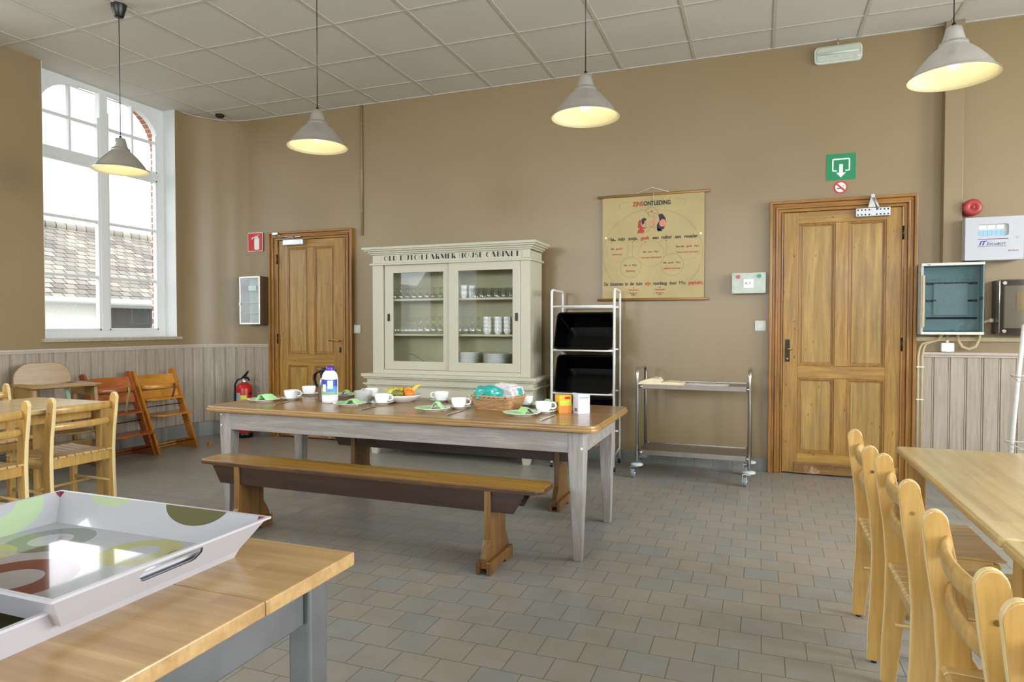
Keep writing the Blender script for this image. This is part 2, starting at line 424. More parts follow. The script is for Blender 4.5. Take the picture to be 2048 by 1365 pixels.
# right wall and rear wall (never in view, they close the room and hold its other windows)
mb = MB()
op = [(y-.7, y+.7) for y in (4.05, 1.9, -.3)]
edges = sorted([RY-.2, WY+.2]+[e for o_ in op for e in o_])
for a, b in zip(edges[:-1], edges[1:]):
    if (a, b) in op: mb.box(RX, RX+.2, a, b, 0, 1.0); mb.box(RX, RX+.2, a, b, 2.75, CEIL)
    else: mb.box(RX, RX+.2, a, b, 0, CEIL)
struct(mb.build('wall_right', 'wall'))
mb = MB()
op = [(x-.8, x+.8) for x in (-3.4, -.6, 2.0)]
edges = sorted([WX-.15, RX+.2]+[e for o_ in op for e in o_])
for a, b in zip(edges[:-1], edges[1:]):
    if (a, b) in op: mb.box(a, b, RY-.2, RY, 0, .95); mb.box(a, b, RY-.2, RY, 2.75, CEIL)
    else: mb.box(a, b, RY-.2, RY, 0, CEIL)
struct(mb.build('wall_front', 'wall'))
# ceiling: panels and hanging bars
ce = struct(MB().box(WX-.16, RX+.2, RY-.2, WY+.2, CEIL, CEIL+.05).build('ceiling', 'ceil'))
mb = MB()
gx0, gy0 = -5.8637*.6, 8.808*.6        # a crossing of the grid
k0 = int((WX-gx0)//.6); 
for k in range(k0, 14):
    X = gx0+k*.6
    if X < RX: mb.box(X-.012, X+.012, RY, WY, CEIL-.004, CEIL)
for k in range(0, 16):
    Y = gy0-k*.6
    if Y > RY: mb.box(WX-.1, RX, Y-.012, Y+.012, CEIL-.0035, CEIL)
mb.build('ceiling_grid', 'grid', ce)
# wall angle along the edge of the ceiling
mb = MB(); mb.box(-5.11, RX, WY-.02, WY, CEIL-.006, CEIL); 
for (a, b), (c, d) in zip(arc[:-1], arc[1:]):
    n1 = Vector((ARC_C[0]-a, ARC_C[1]-b)).normalized()*.02; n2 = Vector((ARC_C[0]-c, ARC_C[1]-d)).normalized()*.02
    mb.prism([(a, b), (c, d), (c+n2.x, d+n2.y), (a+n1.x, b+n1.y)], CEIL-.006, CEIL)
mb.build('edge_angle', 'grid', ce)

# ---- window
wn_ = struct(bpy.data.objects.new('window_1', None)); COL.objects.link(wn_); wn_.location = (WX-.15, 4.45, wz0)
FX = -.0                       # local x of the frame's inner face (room side)
def archz(t):
    """height of the arched head above local z 0, t = distance from the glass edge"""
    tb = [(0, 2.02), (.02, 2.08), (.06, 2.135), (.12, 2.185), (.20, 2.225), (.30, 2.25), (.42, 2.263), (.58, 2.268)]
    t = min(t, 1.16-t) if t > .58 else t
    for (a, za), (b, zb) in zip(tb[:-1], tb[1:]):
        if a <= t <= b: return za+(zb-za)*(t-a)/(b-a)
    return tb[-1][1]
H0, H1 = 0.0, CEIL-wz0         # local heights
mb = MB()
mb.box(-.06, 0, -.665, -.585, 0, H1); mb.box(-.06, 0, .585, .665, 0, H1)          # outer jambs
mb.box(-.06, 0, -.585, .585, 0, .065)                                              # bottom rail
# head with the arch cut into it
ys = [-.585+1.17*i/48 for i in range(49)]
for a, b in zip(ys[:-1], ys[1:]):
    za, zb = archz(min(max(a+.58, 0), 1.16)), archz(min(max(b+.58, 0), 1.16))
    vs = [(-.06, a, za), (-.06, b, zb), (-.06, b, H1), (-.06, a, H1), (0, a, za), (0, b, zb), (0, b, H1), (0, a, H1)]
    mb.add(vs, [(0, 1, 2, 3), (4, 7, 6, 5), (0, 4, 5, 1), (3, 2, 6, 7)])
mb.box(-.06, .004, -.04, .04, .065, 2.27)                                          # mullion
mb.box(-.06, .006, -.585, .585, 1.575, 1.65)                                       # transom
mb.build('window_frame', 'white', wn_, bevel=.004)
mb = MB()
for s_ in (-1, 1):
    for z in (.56, 1.07, 1.955):
        mb.box(-.05, -.008, min(s_*.04, s_*.585), max(s_*.04, s_*.585), z-.011, z+.011)
    mb.box(-.0485, -.0095, s_*.312-.011, s_*.312+.011, 1.65, 2.26)
mb.build('glazing_bar', 'white', wn_, bevel=.003)
mb = MB()
for s_ in (-1, 1):      # sash rims
    a, b = (.04, .585) if s_ > 0 else (-.585, -.04)
    mb.box(-.052, -.004, a, a+.018, .065, 2.1); mb.box(-.052, -.004, b-.018, b, .065, 2.03)
    mb.box(-.052, -.004, a, b, .065, .085); mb.box(-.052, -.004, a, b, 1.645, 1.665); mb.box(-.052, -.004, a, b, 1.56, 1.58)
mb.build('sash', 'white', wn_, bevel=.003)
MB().box(-.034, -.030, -.585, .585, .065, 2.27).build('pane', 'pane', wn_)
# reveal and sill
mb = MB()
for y in (wy0, wy1):
    s_ = 1 if y == wy0 else -1
    mb.box(WX-.149, WX+.001, min(y, y+s_*.004), max(y, y+s_*.004), wz0, CEIL)
mb.build('window_reveal', 'reveal', None); struct(bpy.data.objects['window_reveal']); bpy.data.objects['window_reveal'].name = 'trim_1'
struct(MB().box(WX-.149, WX+.035, wy0-.03, wy1+.04, wz0-.03, wz0+.001).build('trim_2', 'sill', bevel=.004))
# outer brick leaf
x = N('weathered_red_brick'); v = x.coord(kind='Object')
sp = x.n('ShaderNodeSeparateXYZ'); x.l(v, sp.inputs[0]); cb = x.n('ShaderNodeCombineXYZ')
ad = x.n('ShaderNodeMath', operation='ADD'); x.l(sp.outputs[0], ad.inputs[0]); x.l(sp.outputs[1], ad.inputs[1]); x.l(ad.outputs[0], cb.inputs[0]); x.l(sp.outputs[2], cb.inputs[1])
br = x.n('ShaderNodeTexBrick'); br.inputs['Scale'].default_value = 1; br.inputs['Brick Width'].default_value = .2; br.inputs['Row Height'].default_value = .0655
br.inputs['Mortar Size'].default_value = .008; br.inputs['Color1'].default_value = lin((142, 92, 78)); br.inputs['Color2'].default_value = lin((170, 140, 118)); br.inputs['Mortar'].default_value = lin((222, 220, 212))
x.l(cb.outputs[0], br.inputs['Vector']); x.col(br.outputs['Color']); x.set(Roughness=.9); M['brick'] = x.m
M['archbrick'] = plain('arch_brick', (168, 104, 80), .9, noise=.25, scale=12)
mb = MB(); X0, X1 = WX-.325, WX-.212
mb.box(X0, X1, 4.45+.655, 6.2, 0, 3.9); mb.box(X0, X1, 3.3, 4.45-.655, 0, 3.9); mb.box(X0, X1, 3.795, 5.105, 0, 1.03)
struct(mb.build('wall_outside', 'brick'))
# brick arch over the outer opening: one brick per voussoir
cy, cz, R0, HZ = 4.45, 2.96, .655, .475
M['mortar'] = plain('pale_lime_mortar', (214, 210, 200), .9)
mb = MB(); N_ = 44
cur = [(cy+R0*math.cos(PI*i/N_), cz+HZ*math.sin(PI*i/N_)) for i in range(N_+1)]
for (ya, za), (yb, zb) in zip(cur[:-1], cur[1:]):
    mb.prism([(ya, za), (ya, 3.9), (yb, 3.9), (yb, zb)], X0, X1, 'x')
struct(mb.build('trim_3', 'mortar'))
mb = MB()
for i in range(34):
    a0, a1 = PI*i/34+.010, PI*(i+1)/34-.010
    def ap(k, a): return (cy+(R0-k)*math.cos(a), cz+(HZ-k)*math.sin(a))
    mb.prism([ap(.005, a0), ap(-.02, a0), ap(-.02, a1), ap(.005, a1)], X0+.004, X1-.004, 'x')
struct(mb.build('trim_11', 'archbrick'))

# ---- wainscot along the left wall, round the corner to the first door
def path_boards(path, w, z0, z1, th, mb, gap=.010):
    """walk the path and stand boards on it"""
    L = [0]
    for a, b in zip(path[:-1], path[1:]): L.append(L[-1]+(Vector(b)-Vector(a)).length)
    def at(s):
        s = min(max(s, 0), L[-1])
        for i in range(len(L)-1):
            if s <= L[i+1]+1e-9:
                a, b = Vector(path[i]), Vector(path[i+1]); return a+(b-a)*((s-L[i])/(L[i+1]-L[i]))
    s = 0
    while s < L[-1]-.02:
        e = min(s+w, L[-1]); a, b = at(s), at(e); t = (b-a).normalized(); n = Vector((t.y, -t.x))
        g = gap
        def q(d, o): p = a+t*d+n*o; return (p.x, p.y)
        ln = (b-a).length
        pl = [q(0, 0), q(0, th*.3), q(g*.2, th*.5), q(g*.4, th), q(ln-g*1.35, th), q(ln-g*1.2, th*.5), q(ln-g*1.1, th*.5), q(ln-g*.9, th*.9), q(ln-g*.2, th*.9), q(ln, th*.5), q(ln, 0)]
        mb.prism(pl, z0, z1)
        s = e
def path_strip(path, z0, z1, th, mb):
    P = [Vector(p) for p in path]; nn = []
    for i in range(len(P)):
        t = (P[min(i+1, len(P)-1)]-P[max(i-1, 0)]).normalized(); nn.append(Vector((t.y, -t.x)))
    for i in range(len(P)-1):
        a, b, c, d = P[i], P[i+1], P[i+1]+nn[i+1]*th, P[i]+nn[i]*th
        mb.prism([tuple(a), tuple(b), tuple(c), tuple(d)], z0, z1)
off = .004
lpath = [(WX+off, 1.6)]+[(WX+off, 5.19)]+[(ARC_C[0]-(ARC_R-off)*math.cos(a), ARC_C[1]+(ARC_R-off)*math.sin(a)) for a in [PI/2*i/14 for i in range(1, 15)]]+[(-4.856, WY-off)]
mb = MB(); path_boards(lpath, .112, .15, .945, .012, mb)
struct(mb.build('trim_4', 'wains'))
mb = MB(); path_strip(lpath, .938, .955, .022, mb); path_strip(lpath, .955, .972, .034, mb)
struct(mb.build('trim_5', 'wains_cap'))
def tiled_skirt(path, w, z1, th, mb):
    path_boards(path, w, 0, z1, th, mb, gap=.0015)
mb = MB(); tiled_skirt(lpath, .15, .145, .010, mb); struct(mb.build('baseboard_left', 'skirt'))
rp = [(1.10, WY-.002), (RX-.02, WY-.002)]
mb = MB(); path_boards(rp, .103, .15, .945, .012, mb); mb.box(1.085, 1.118, WY-.02, WY, .02, .95); struct(mb.build('trim_6', 'wains'))
mb = MB(); mb.box(1.08, RX, WY-.024, WY, .938, .955); mb.box(1.075, RX, WY-.036, WY, .955, .975); struct(mb.build('trim_7', 'wains_cap', bevel=.003))
mb = MB(); tiled_skirt([(-3.80, WY-.001), (.06, WY-.001)], .15, .103, .010, mb); struct(mb.build('baseboard_back', 'skirt'))
mb = MB(); tiled_skirt([(1.10, WY-.001), (RX-.02, WY-.001)], .15, .145, .010, mb); struct(mb.build('baseboard_right', 'skirt'))

# ---- duct column and conduits on the far wall
struct(MB().box(1.235, 1.352, WY-.075, WY, 1.60, CEIL).build('trim_8', 'wall', bevel=.003))
mb = MB(); mb.box(1.352, 1.362, WY-.014, WY, 1.9, CEIL)
struct(mb.build('trim_9', 'wains_cap'))
struct(MB().box(1.078, RX, WY-.02, WY, 1.055, 1.085).build('trim_10', 'beige', bevel=.002))

# ---- doors
def door(idx, X0, X1, leaf0, leaf1, ztop, hinge_left, pan):
    """casing outer X0..X1, leaf between leaf0..leaf1; pan = list of panel rectangles (x0,x1,z0,z1)"""
    d = struct(bpy.data.objects.new('door_%d' % idx, None)); COL.objects.link(d); d.location = (X0, WY, 0)
    W_, H_ = X1-X0, 2.145
    l0, l1 = leaf0-X0, leaf1-X0
    mb = MB()
    for lo, hi, dep in ((0, .022, .052), (.022, .045, .034), (.045, .062, .044), (.062, .088, .028), (.088, l0-.004, .036)):
        mb.box(lo, hi, -dep, 0, 0, H_-lo)
        mb.box(W_-hi, W_-lo, -dep, 0, 0, H_-lo)
    mb.build('casing', 'casing', d, bevel=.004)
    mb = MB()
    for lo, hi, dep in ((0, .022, .0523), (.022, .045, .0343), (.045, .062, .0443), (.062, .088, .0283), (.088, l0-.004, .0363)):
        if H_-hi < ztop+.004: hi = H_-ztop-.004
        if hi > lo: mb.box(lo+.0006, W_-lo-.0006, -dep, 0, H_-hi, H_-lo+.0006)
    mb.build('casing_head', 'casingx', d, bevel=.004)
    xs = [l0, pan[0][0]-X0, pan[0][1]-X0, pan[1][0]-X0, pan[1][1]-X0, l1]
    zb = [.012, pan[2][2], pan[2][3], pan[0][2], pan[0][3], ztop]
    mb = MB(); yf = -.022
    mb.box(xs[0], xs[1], yf, -.001, zb[0], zb[5]); mb.box(xs[4], xs[5], yf, -.001, zb[0], zb[5])
    mb.box(xs[2], xs[3], yf-.0005, -.001, zb[1], zb[2]); mb.box(xs[2], xs[3], yf-.0005, -.001, zb[3], zb[4])
    mb.build('stile', 'pine', d, bevel=.003)
    mb = MB()
    mb.box(xs[1], xs[4], yf, -.001, zb[0], zb[1]); mb.box(xs[1], xs[4], yf, -.001, zb[2], zb[3]); mb.box(xs[1], xs[4], yf, -.001, zb[4], zb[5])
    mb.build('rail', 'pinex', d, bevel=.003)
    for (a, b, z0, z1) in pan:
        a -= X0; b -= X0
        mb = MB(); mb.box(a, b, -.006, -.0012, z0, z1)
        mb.box(a+.028, b-.028, -.012, -.006, z0+.028, z1-.028)
        mb.build('panel', 'pinep', d, bevel=.002)
        mb = MB()       # moulding frame
        for t, dep in ((.012, .019), (.020, .012)):
            o_ = [(a, z0), (b, z0), (b, z1), (a, z1)]; i_ = [(a+t, z0+t), (b-t, z0+t), (b-t, z1-t), (a+t, z1-t)]
            ring_prism(mb, o_, i_, -dep, -.001, 'y')
        mb.build('moulding', 'casing', d, bevel=.003)
    MB().box(l0-.006, l1+.006, -.0015, .0, .0, ztop+.008).build('door_gap', 'black', d)
    return d
pan1 = [(-4.623, -4.366, .872, 1.976), (-4.290, -4.043, .872, 1.976), (-4.623, -4.366, .15, .756), (-4.290, -4.043, .15, .756)]
d1 = door(1, -4.850, -3.815, -4.731, -3.935, 2.055, True, pan1)
pan2 = [(.278, .538, .855, 1.965), (.626, .882, .855, 1.965), (.278, .538, .168, .758), (.626, .882, .168, .758)]
d2 = door(2, .066, 1.082, .170, .995, 2.055, False, pan2)
MB().box(.26-.066, .985-.066, -.034, -.022, .012, .085).taper((.194, .919, -.034, -.022), (.194, .919, -.026, -.022), .085, .098).build('weather_board', 'scuff', d2, bevel=.002)
MB().box(.13, 1.035-.115, -.034, -.022, .012, .085).build('weather_board', 'scuff', d1, bevel=.002)
# handles
def lever(parent, x, z, direction, plate, mat):
    mb = MB()
    if plate: mb.box(x-.017, x+.017, -.026, -.022, z-.10, z+.075)
    else: mb.cyl((x, -.030, z), .014, .010, axis='y')
    p = mb.build('handle_plate', 'darkmetal' if plate else mat, parent, bevel=.002)
    mb = MB().tube([(x, -.024, z), (x, -.06, z), (x+direction*.02, -.067, z), (x+direction*.06, -.066, z+.004), (x+direction*.115, -.064, z-.004)], [.008, .008, .009, .008, .006], 10)
    mb.build('door_handle', mat, parent)
    MB().cyl((x, -.030, z-.075), .006, .008, axis='y').build('keyhole', 'black' if not plate else 'brass', parent)
lever(d1, -3.965+4.85, 1.018, -1, False, 'brass')
MB().box(.868, .892, -.026, -.022, .895, .945).build('lock_plate', 'darkmetal', d1, bevel=.002)
lever(d2, .205-.066, .985, .25, True, 'brass')
for z in (1.86, 1.03):
    MB().cyl((.112, -.040, z-.05), .007, .10).build('hinge', 'darkmetal', d1)
    MB().cyl((1.016-.092, -.040, z-.05), .007, .10).build('hinge', 'darkmetal', d2)
# door closers
c1 = thing('door_closer', (-4.50, WY-.022, 1.996), 0, 'silver door closer with arm at the top of the door beside the fire extinguisher sign', 'door closer')
MB().box(-.14, .115, -.055, 0, 0, .062).build('body', 'zinc', c1, bevel=.008)
MB().tube([(-.02, -.03, .062), (-.02, -.035, .078), (-.14, -.10, .095), (-.24, -.035, .125)], .006, 8).tube([(-.02, -.035, .085), (.08, -.03, .088)], .007, 8).build('arm', 'steel', c1)
MB().box(-.27, -.20, -.055, -.030, .115, .140).build('bracket', 'zinc', c1, bevel=.002)
c2 = thing('door_closer', (.785, WY-.024, 1.99), 0, 'metal door closer with exposed mounting slots on the door below the exit sign', 'door closer')
mb = MB(); mb.box(-.115, .115, -.040, 0, 0, .066); mb.build('body', 'zinc', c2, bevel=.004)
mb = MB()
for i in range(9):
    if i == 4: continue
    for z in (.014, .050): MB().cyl((-.1+i*.025, -.0402, z), .0062, .0015, 10, 'y', r2=.0062).build('slot', 'black', c2)
MB().prism([(-.035, .066), (.045, .066), (.004, .165), (-.012, .165)], -.045, -.03, 'y').build('arm', 'steel', c2, bevel=.002)
MB().cyl((-.004, -.06, .150), .014, .03, axis='y').tube([(-.004, -.05, .15), (.02, -.06, .09), (.03, -.04, .05)], .008, 8).build('pivot', 'zinc', c2)

# ---- barn outside the window
x = N('mossy_slate_roof'); v = x.coord()
sp = x.n('ShaderNodeSeparateXYZ'); x.l(v, sp.inputs[0]); cb = x.n('ShaderNodeCombineXYZ'); x.l(sp.outputs[1], cb.inputs[0]); x.l(sp.outputs[0], cb.inputs[1])
br = x.n('ShaderNodeTexBrick'); br.inputs['Scale'].default_value = 1; br.inputs['Brick Width'].default_value = .22; br.inputs['Row Height'].default_value = .15; br.inputs['Mortar Size'].default_value = .011
br.inputs['Color1'].default_value = lin((118, 112, 104)); br.inputs['Color2'].default_value = lin((166, 160, 148)); br.inputs['Mortar'].default_value = lin((66, 62, 58)); x.l(cb.outputs[0], br.inputs['Vector'])
f = x.noise(v, 1.4, 6, .6); x.col(x.mix(x.ramp(f, [(.45, (0, 0, 0)), (.7, (150, 150, 150))]), br.outputs['Color'], (176, 172, 156))); x.set(Roughness=.9); M['slate'] = x.m
M['render'] = plain('white_rendered_wall', (236, 238, 230), .9)
M['zincgut'] = plain('pale_gutter', (190, 192, 188), .5, .3)
BX = -11.6
barn = thing('barn', (BX, 8.5, 0), 0, 'white rendered farm barn with grey slate roof seen through the window', 'building')
mb = MB(); mb.box(-4.5, 0, -6, 6, -.5, 1.62); mb.build('wall', 'render', barn)
mb = MB(); mb.prism([(.30, 1.58), (.30, 1.64), (-2.25, 3.25), (-2.25, 3.15)], -6.2, 6.2, 'y'); mb.prism([(-4.8, 1.58), (-2.25, 3.15), (-2.25, 3.25), (-4.8, 1.64)], -6.2, 6.2, 'y')
mb.build('roof', 'slate', barn)
MB().tube([(-2.25, -6.2, 3.26), (-2.25, 6.2, 3.26)], .09, 10).build('ridge', 'slate', barn)
MB().tube([(.36, -6.2, 1.60), (.36, 6.2, 1.60)], .07, 10).build('gutter', 'zincgut', barn)
MB().box(-.02, .05, .35, 2.4, -.5, 1.50).build('barn_door', plain('dark_boarded_door', (58, 56, 52), .6), barn)
# ground outside
struct(MB().box(-60, WX-.53, -40, 60, -.60, -.5).build('floor_outside', plain('gravel_yard', (170, 168, 158), .95, noise=.2)))
# low plants below the window
M['leaf'] = plain('garden_leaf', (128, 150, 92), .6, noise=.3)
for (px, py, n, lb) in ((-6.6, 4.55, 9, 'young plant sprig showing above the sill under the left sash'), (-6.6, 5.55, 11, 'young plant sprig showing above the sill beside the dark barn door')):
    mb = MB(); rr_ = random.Random(n)
    for i in range(n):
        a = rr_.random()*6.28; h = .92+rr_.random()*.22; dx, dy = .16*math.cos(a), .16*math.sin(a)
        mb.tube([(0, 0, -.5), (dx*.4, dy*.4, h*.6), (dx, dy, h)], [.006, .004, .002], 5)
        for k in range(5):
            t = .6+.4*k/4; c = Vector((dx*t, dy*t, h*t)); b = rr_.random()*6.28
            u = Vector((math.cos(b), math.sin(b), .5))*.045; w = Vector((-math.sin(b), math.cos(b), .1))*.018
            mb.add([c, c+u*.5+w, c+u, c+u*.5-w], [(0, 1, 2, 3)])
    o = mb.build('garden_plant', 'leaf', fix=False); o.location = (px, py, 0); tag(o, lb, 'plant')
# ================================================================== furniture
# ---- pendant lamps
lp_out = [(.0, .213), (.028, .213), (.030, .212), (.038, .180), (.046, .150), (.0475, .146), (.056, .144), (.0585, .130), (.060, .126), (.078, .112), (.102, .088), (.126, .060), (.146, .033), (.160, .010), (.166, .003), (.1735, .001), (.1775, -.003), (.1775, -.006)]
lp_in = [(.1770, -.007), (.172, -.004), (.165, .000), (.1585, .008), (.144, .031), (.124, .058), (.100, .086), (.076, .110), (.056, .124), (.046, .142), (.036, .178), (.0, .185)]
def pendant(x, y, z, label):
    t = thing('pendant_lamp', (x, y, z), 0, label, 'ceiling lamp', 'spun aluminium pendant lamps hanging in a row')
    MB().lathe(lp_out, 48).build('lamp_shade', 'alu', t, fix=False)
    MB().lathe(lp_in, 48).build('shade_lining', 'lampin', t, fix=False)
    MB().lathe([(0, .030), (.012, .034), (.024, .046), (.030, .064), (.0295, .084), (.020, .109), (.014, .129), (.014, .15), (0, .15)], 24).build('light_bulb', 'bulb', t)
    MB().cyl((0, 0, .213), .0085, .018, 12).build('cord_grip', 'black', t)
    MB().tube([(0, 0, .225), (0, 0, CEIL-z-.06)], .0028, 6).build('cord', 'black', t)
    MB().lathe([(0, CEIL-z-.085), (.026, CEIL-z-.085), (.030, CEIL-z-.080), (.050, CEIL-z-.004), (.050, CEIL-z), (0, CEIL-z)], 20).build('ceiling_cap', 'black', t)
    l = bpy.data.lights.new('lamp_light', 'POINT'); l.energy = .75; l.color = (1, .92, .74); l.shadow_soft_size = .025
    o = bpy.data.objects.new('lamp_light', l); COL.objects.link(o); o.parent = t; o.location = (0, 0, .008)
pendant(-4.12, 3.325, 2.236, 'round spun aluminium pendant lamp hanging in front of the window')
pendant(-2.50, 3.33, 2.246, 'round spun aluminium pendant lamp hanging above the left end of the laid table')
pendant(-.86, 3.375, 2.257, 'round spun aluminium pendant lamp hanging left of the wall chart')
pendant(.785, 3.42, 2.264, 'round spun aluminium pendant lamp hanging in front of the wall column at far right')

# ---- the long laid table
T0 = thing('dining_table', (-1.935, 3.50, 0), .006, 'long old table with oiled wooden top and grey washed legs, laid for coffee', 'table')
TH, TL, TW = .684, 2.405, .868
mb = MB(); mb.prism(rrect(-TL/2, TL/2, -TW/2, TW/2, .055, 5), TH-.030, TH)
mb.build('tabletop', 'tabletop', T0, bevel=.008, bseg=3)
mb = MB(); mb.prism(rrect(-TL/2-.006, TL/2+.006, -TW/2-.006, TW/2+.006, .060, 5), TH-.033, TH-.014)
mb.build('edge_moulding', 'tabletop', T0, bevel=.006, bseg=3)
ax, ay = TL/2-.085, TW/2-.075
for s_ in (-1, 1):
    MB().box(-ax, ax, s_*ay-.012, s_*ay+.012, TH-.145, TH-.034).build('apron', 'greywash', T0, bevel=.002)
    MB().box(s_*ax-.012, s_*ax+.012, -ay, ay, TH-.145, TH-.034).build('apron', 'greywash', T0, bevel=.002)
for sx in (-1, 1):
    for sy in (-1, 1):
        x0, x1 = sorted((sx*(ax+.016), sx*(ax-.066))); y0, y1 = sorted((sy*(ay+.016), sy*(ay-.060)))
        bx0, bx1 = sorted((sx*(ax+.002), sx*(ax-.040))); by0, by1 = sorted((sy*(ay+.004), sy*(ay-.036)))
        mb = MB(); vs = []
        for (a0, a1, b0, b1), zz in (((bx0, bx1, by0, by1), 0), ((x0, x1, y0, y1), TH-.16), ((x0, x1, y0, y1), TH-.034)):
            vs += [(a0, b0, zz), (a1, b0, zz), (a1, b1, zz), (a0, b1, zz)]
        mb.add(vs, [(3, 2, 1, 0), (8, 9, 10, 11)]+[(4*r+i, 4*r+(i+1) % 4, 4*r+4+(i+1) % 4, 4*r+4+i) for r in (0, 1) for i in range(4)])
        mb.build('leg', 'greywashz', T0, bevel=.004)
mb = MB()
for z in (TH-.055, TH-.12): mb.cyl((-ax-.016+.012, -ay-.018, z), .006, .004, 8, 'y')
mb.cyl((ax+.004, -ay-.018, TH-.12), .007, .004, 8, 'y')
mb.build('peg', 'offwhite', T0)['kind'] = 'stuff'

# ---- benches
def bench(x, y, rz, label, h=.408):
    t = thing('bench', (x, y, 0), rz, label, 'bench', 'old wooden benches beside the laid table')
    L, Wd = 2.06, .215
    c = .035
    out = [(-L/2+c, -Wd/2), (L/2-c, -Wd/2), (L/2, -Wd/2+c), (L/2, Wd/2-c), (L/2-c, Wd/2), (-L/2+c, Wd/2), (-L/2, Wd/2-c), (-L/2, -Wd/2+c)]
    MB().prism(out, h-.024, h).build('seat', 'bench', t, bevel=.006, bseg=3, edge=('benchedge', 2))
    for s_ in (-1, 1):
        pr = [(-L/2+.09, h-.024), (-L/2+.15, h-.125), (L/2-.15, h-.125), (L/2-.09, h-.024)]
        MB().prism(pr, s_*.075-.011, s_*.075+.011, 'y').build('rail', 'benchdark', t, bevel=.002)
    for s_ in (-1, 1):
        X = s_*(L/2-.275)
        # plank end: waisted board standing on a broad foot
        f = [(-.145, .028), (-.145, .075), (-.135, .095), (-.118, .125), (-.100, .150), (-.098, h-.125), (-.098, h-.024), (.098, h-.024), (.098, h-.125), (.100, .150), (.118, .125), (.135, .095), (.145, .075), (.145, .028)]
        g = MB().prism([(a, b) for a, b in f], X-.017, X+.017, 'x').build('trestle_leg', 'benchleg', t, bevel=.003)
        ft = [(-.15, 0), (-.06, 0), (-.045, .018), (.045, .018), (.06, 0), (.15, 0), (.15, .062), (-.15, .062)]
        MB().prism(ft, X+(.017 if s_ > 0 else -.037), X+(.037 if s_ > 0 else -.017), 'x').prism(ft, X-(.037 if s_ > 0 else -.017), X-(.017 if s_ > 0 else -.037), 'x').build('foot', 'benchleg', g, bevel=.003)
    return t
bench(-1.955, 2.965, -.004, 'worn wooden bench standing in front of the laid table')
bench(-1.955, 4.09, .006, 'worn wooden bench standing behind the laid table, by the cream cabinet', .432)

# ---- slatted beech chairs (facing +x)
def chair():
    t = thing('slatted_chair', (0, 0, 0), 0, 'x', 'chair')
    hw = .205                                 # half width to the outer face
    # back post outline in the x-z plane, x=0 is the back of the seat
    pts_b = [(-.012, .008), (-.006, .12), (.006, .26), (.010, .40), (.000, .52), (-.020, .64), (-.032, .722)]
    wdt = [.044, .054, .064, .068, .065, .060, .052]
    prof = [(x-w/2, z) for (x, z), w in zip(pts_b, wdt)]
    top = [(-.032+.026*math.cos(a), .722+.032*math.sin(a)) for a in [PI-PI*i/10 for i in range(0, 11)]]
    prof = prof+top+[(x+w/2, z) for (x, z), w in list(zip(pts_b, wdt))[::-1]]
    for s_ in (-1, 1):
        a, b = sorted((s_*hw, s_*(hw-.022)))
        MB().prism(prof, a, b, 'y').build('back_post', 'beech', t, bevel=.004, bseg=3, edge=('beechedge', 1))
        MB().cyl((-.012, s_*(hw-.011), 0), .009, .009, 12).cyl((.333, s_*(hw-.016), 0), .009, .009, 12).build('floor_glide', 'black', t)['kind'] = 'stuff'
        mb = MB()
        mb.cyl((-.026, s_*(hw+.0015)-(.001 if s_ > 0 else .001), .665), .0055, .003, 12, 'y')
        mb.build('screw', 'brass', t)
        mb = MB(); mb.taper((.318, .348, *sorted((s_*hw, s_*(hw-.030)))), (.312, .352, *sorted((s_*hw, s_*(hw-.034)))), .008, .385)
        mb.build('front_leg', 'beech', t, bevel=.005)
        y0, y1 = sorted((s_*(hw-.006), s_*(hw-.028)))
        MB().box(.02, .33, y0, y1, .335, .392).build('side_rail', 'beechx', t, bevel=.003)
        MB().tube([(.005, s_*(hw-.016), .20), (.335, s_*(hw-.016), .20)], .009, 8).build('stretcher', 'beechx', t)
    MB().box(-.004, .018, -hw+.02, hw-.02, .335, .392).build('cross_rail', 'beech', t, bevel=.003)
    MB().box(.322, .342, -hw+.03, hw-.03, .335, .385).build('cross_rail', 'beech', t, bevel=.003)
    MB().tube([(.17, -hw+.016, .195), (.17, hw-.016, .195)], .009, 8).build('stretcher', 'beech', t)
    n = 8
    for i in range(n):      # slats run from front to back
        y = -hw+.004+(2*hw-.008)*(i+.5)/n
        w = (2*hw-.008)/n/2-.0035
        pr = []
        top_ = [(-.020, .398), (-.012, .406), (.05, .404), (.17, .398), (.30, .403), (.355, .407), (.368, .400)]
        pr = top_[::-1]+[(-.020, .394), (.36, .392)][0:1]+[(.366, .392)]
        MB().prism(pr, y-w, y+w, 'y').build('seat_slat', 'beechx', t, bevel=.0035)
    for z, h_ in ((.676, .0235), (.578, .021)):
        xo = -.012 if z > .6 else -.002
        pts = [(xo-.030*math.sin(PI*k/12)**.9+.002, -hw+.018+(2*hw-.036)*k/12, z) for k in range(13)]
        mb = MB(); mb.tube(pts, h_, 12, flat=(.48, 1.0)); mb.build('back_slat', 'beech', t)
    return t
ch = chair()
CH = [(-3.805, 2.785, PI, 'beech chair with slatted seat pulled up to the left table, its back to the bench', 'L'),
      (-3.80, 2.255, PI, 'beech chair at the left edge, back towards us, nearest the patterned trays', 'L'),
      (-4.985, 2.93, 0, 'beech chair on the window side of the left table, its seat just showing', 'L'),
      (-4.985, 2.32, 0, 'beech chair on the window side of the left table, hidden mostly by the table end', 'L'),
      (.392, 2.755, 0, 'beech chair at the right table, farthest from us and nearest the big door', 'R'),
      (.412, 2.225, 0, 'beech chair at the right table, between the farthest chair and the big close one', 'R'),
      (.405, 1.525, 0, 'large close beech chair at the right table whose whole curved back slats show', 'R'),
      (.405, 1.00, 0, 'beech chair cut off by the bottom right corner of the view', 'R')]
used = False
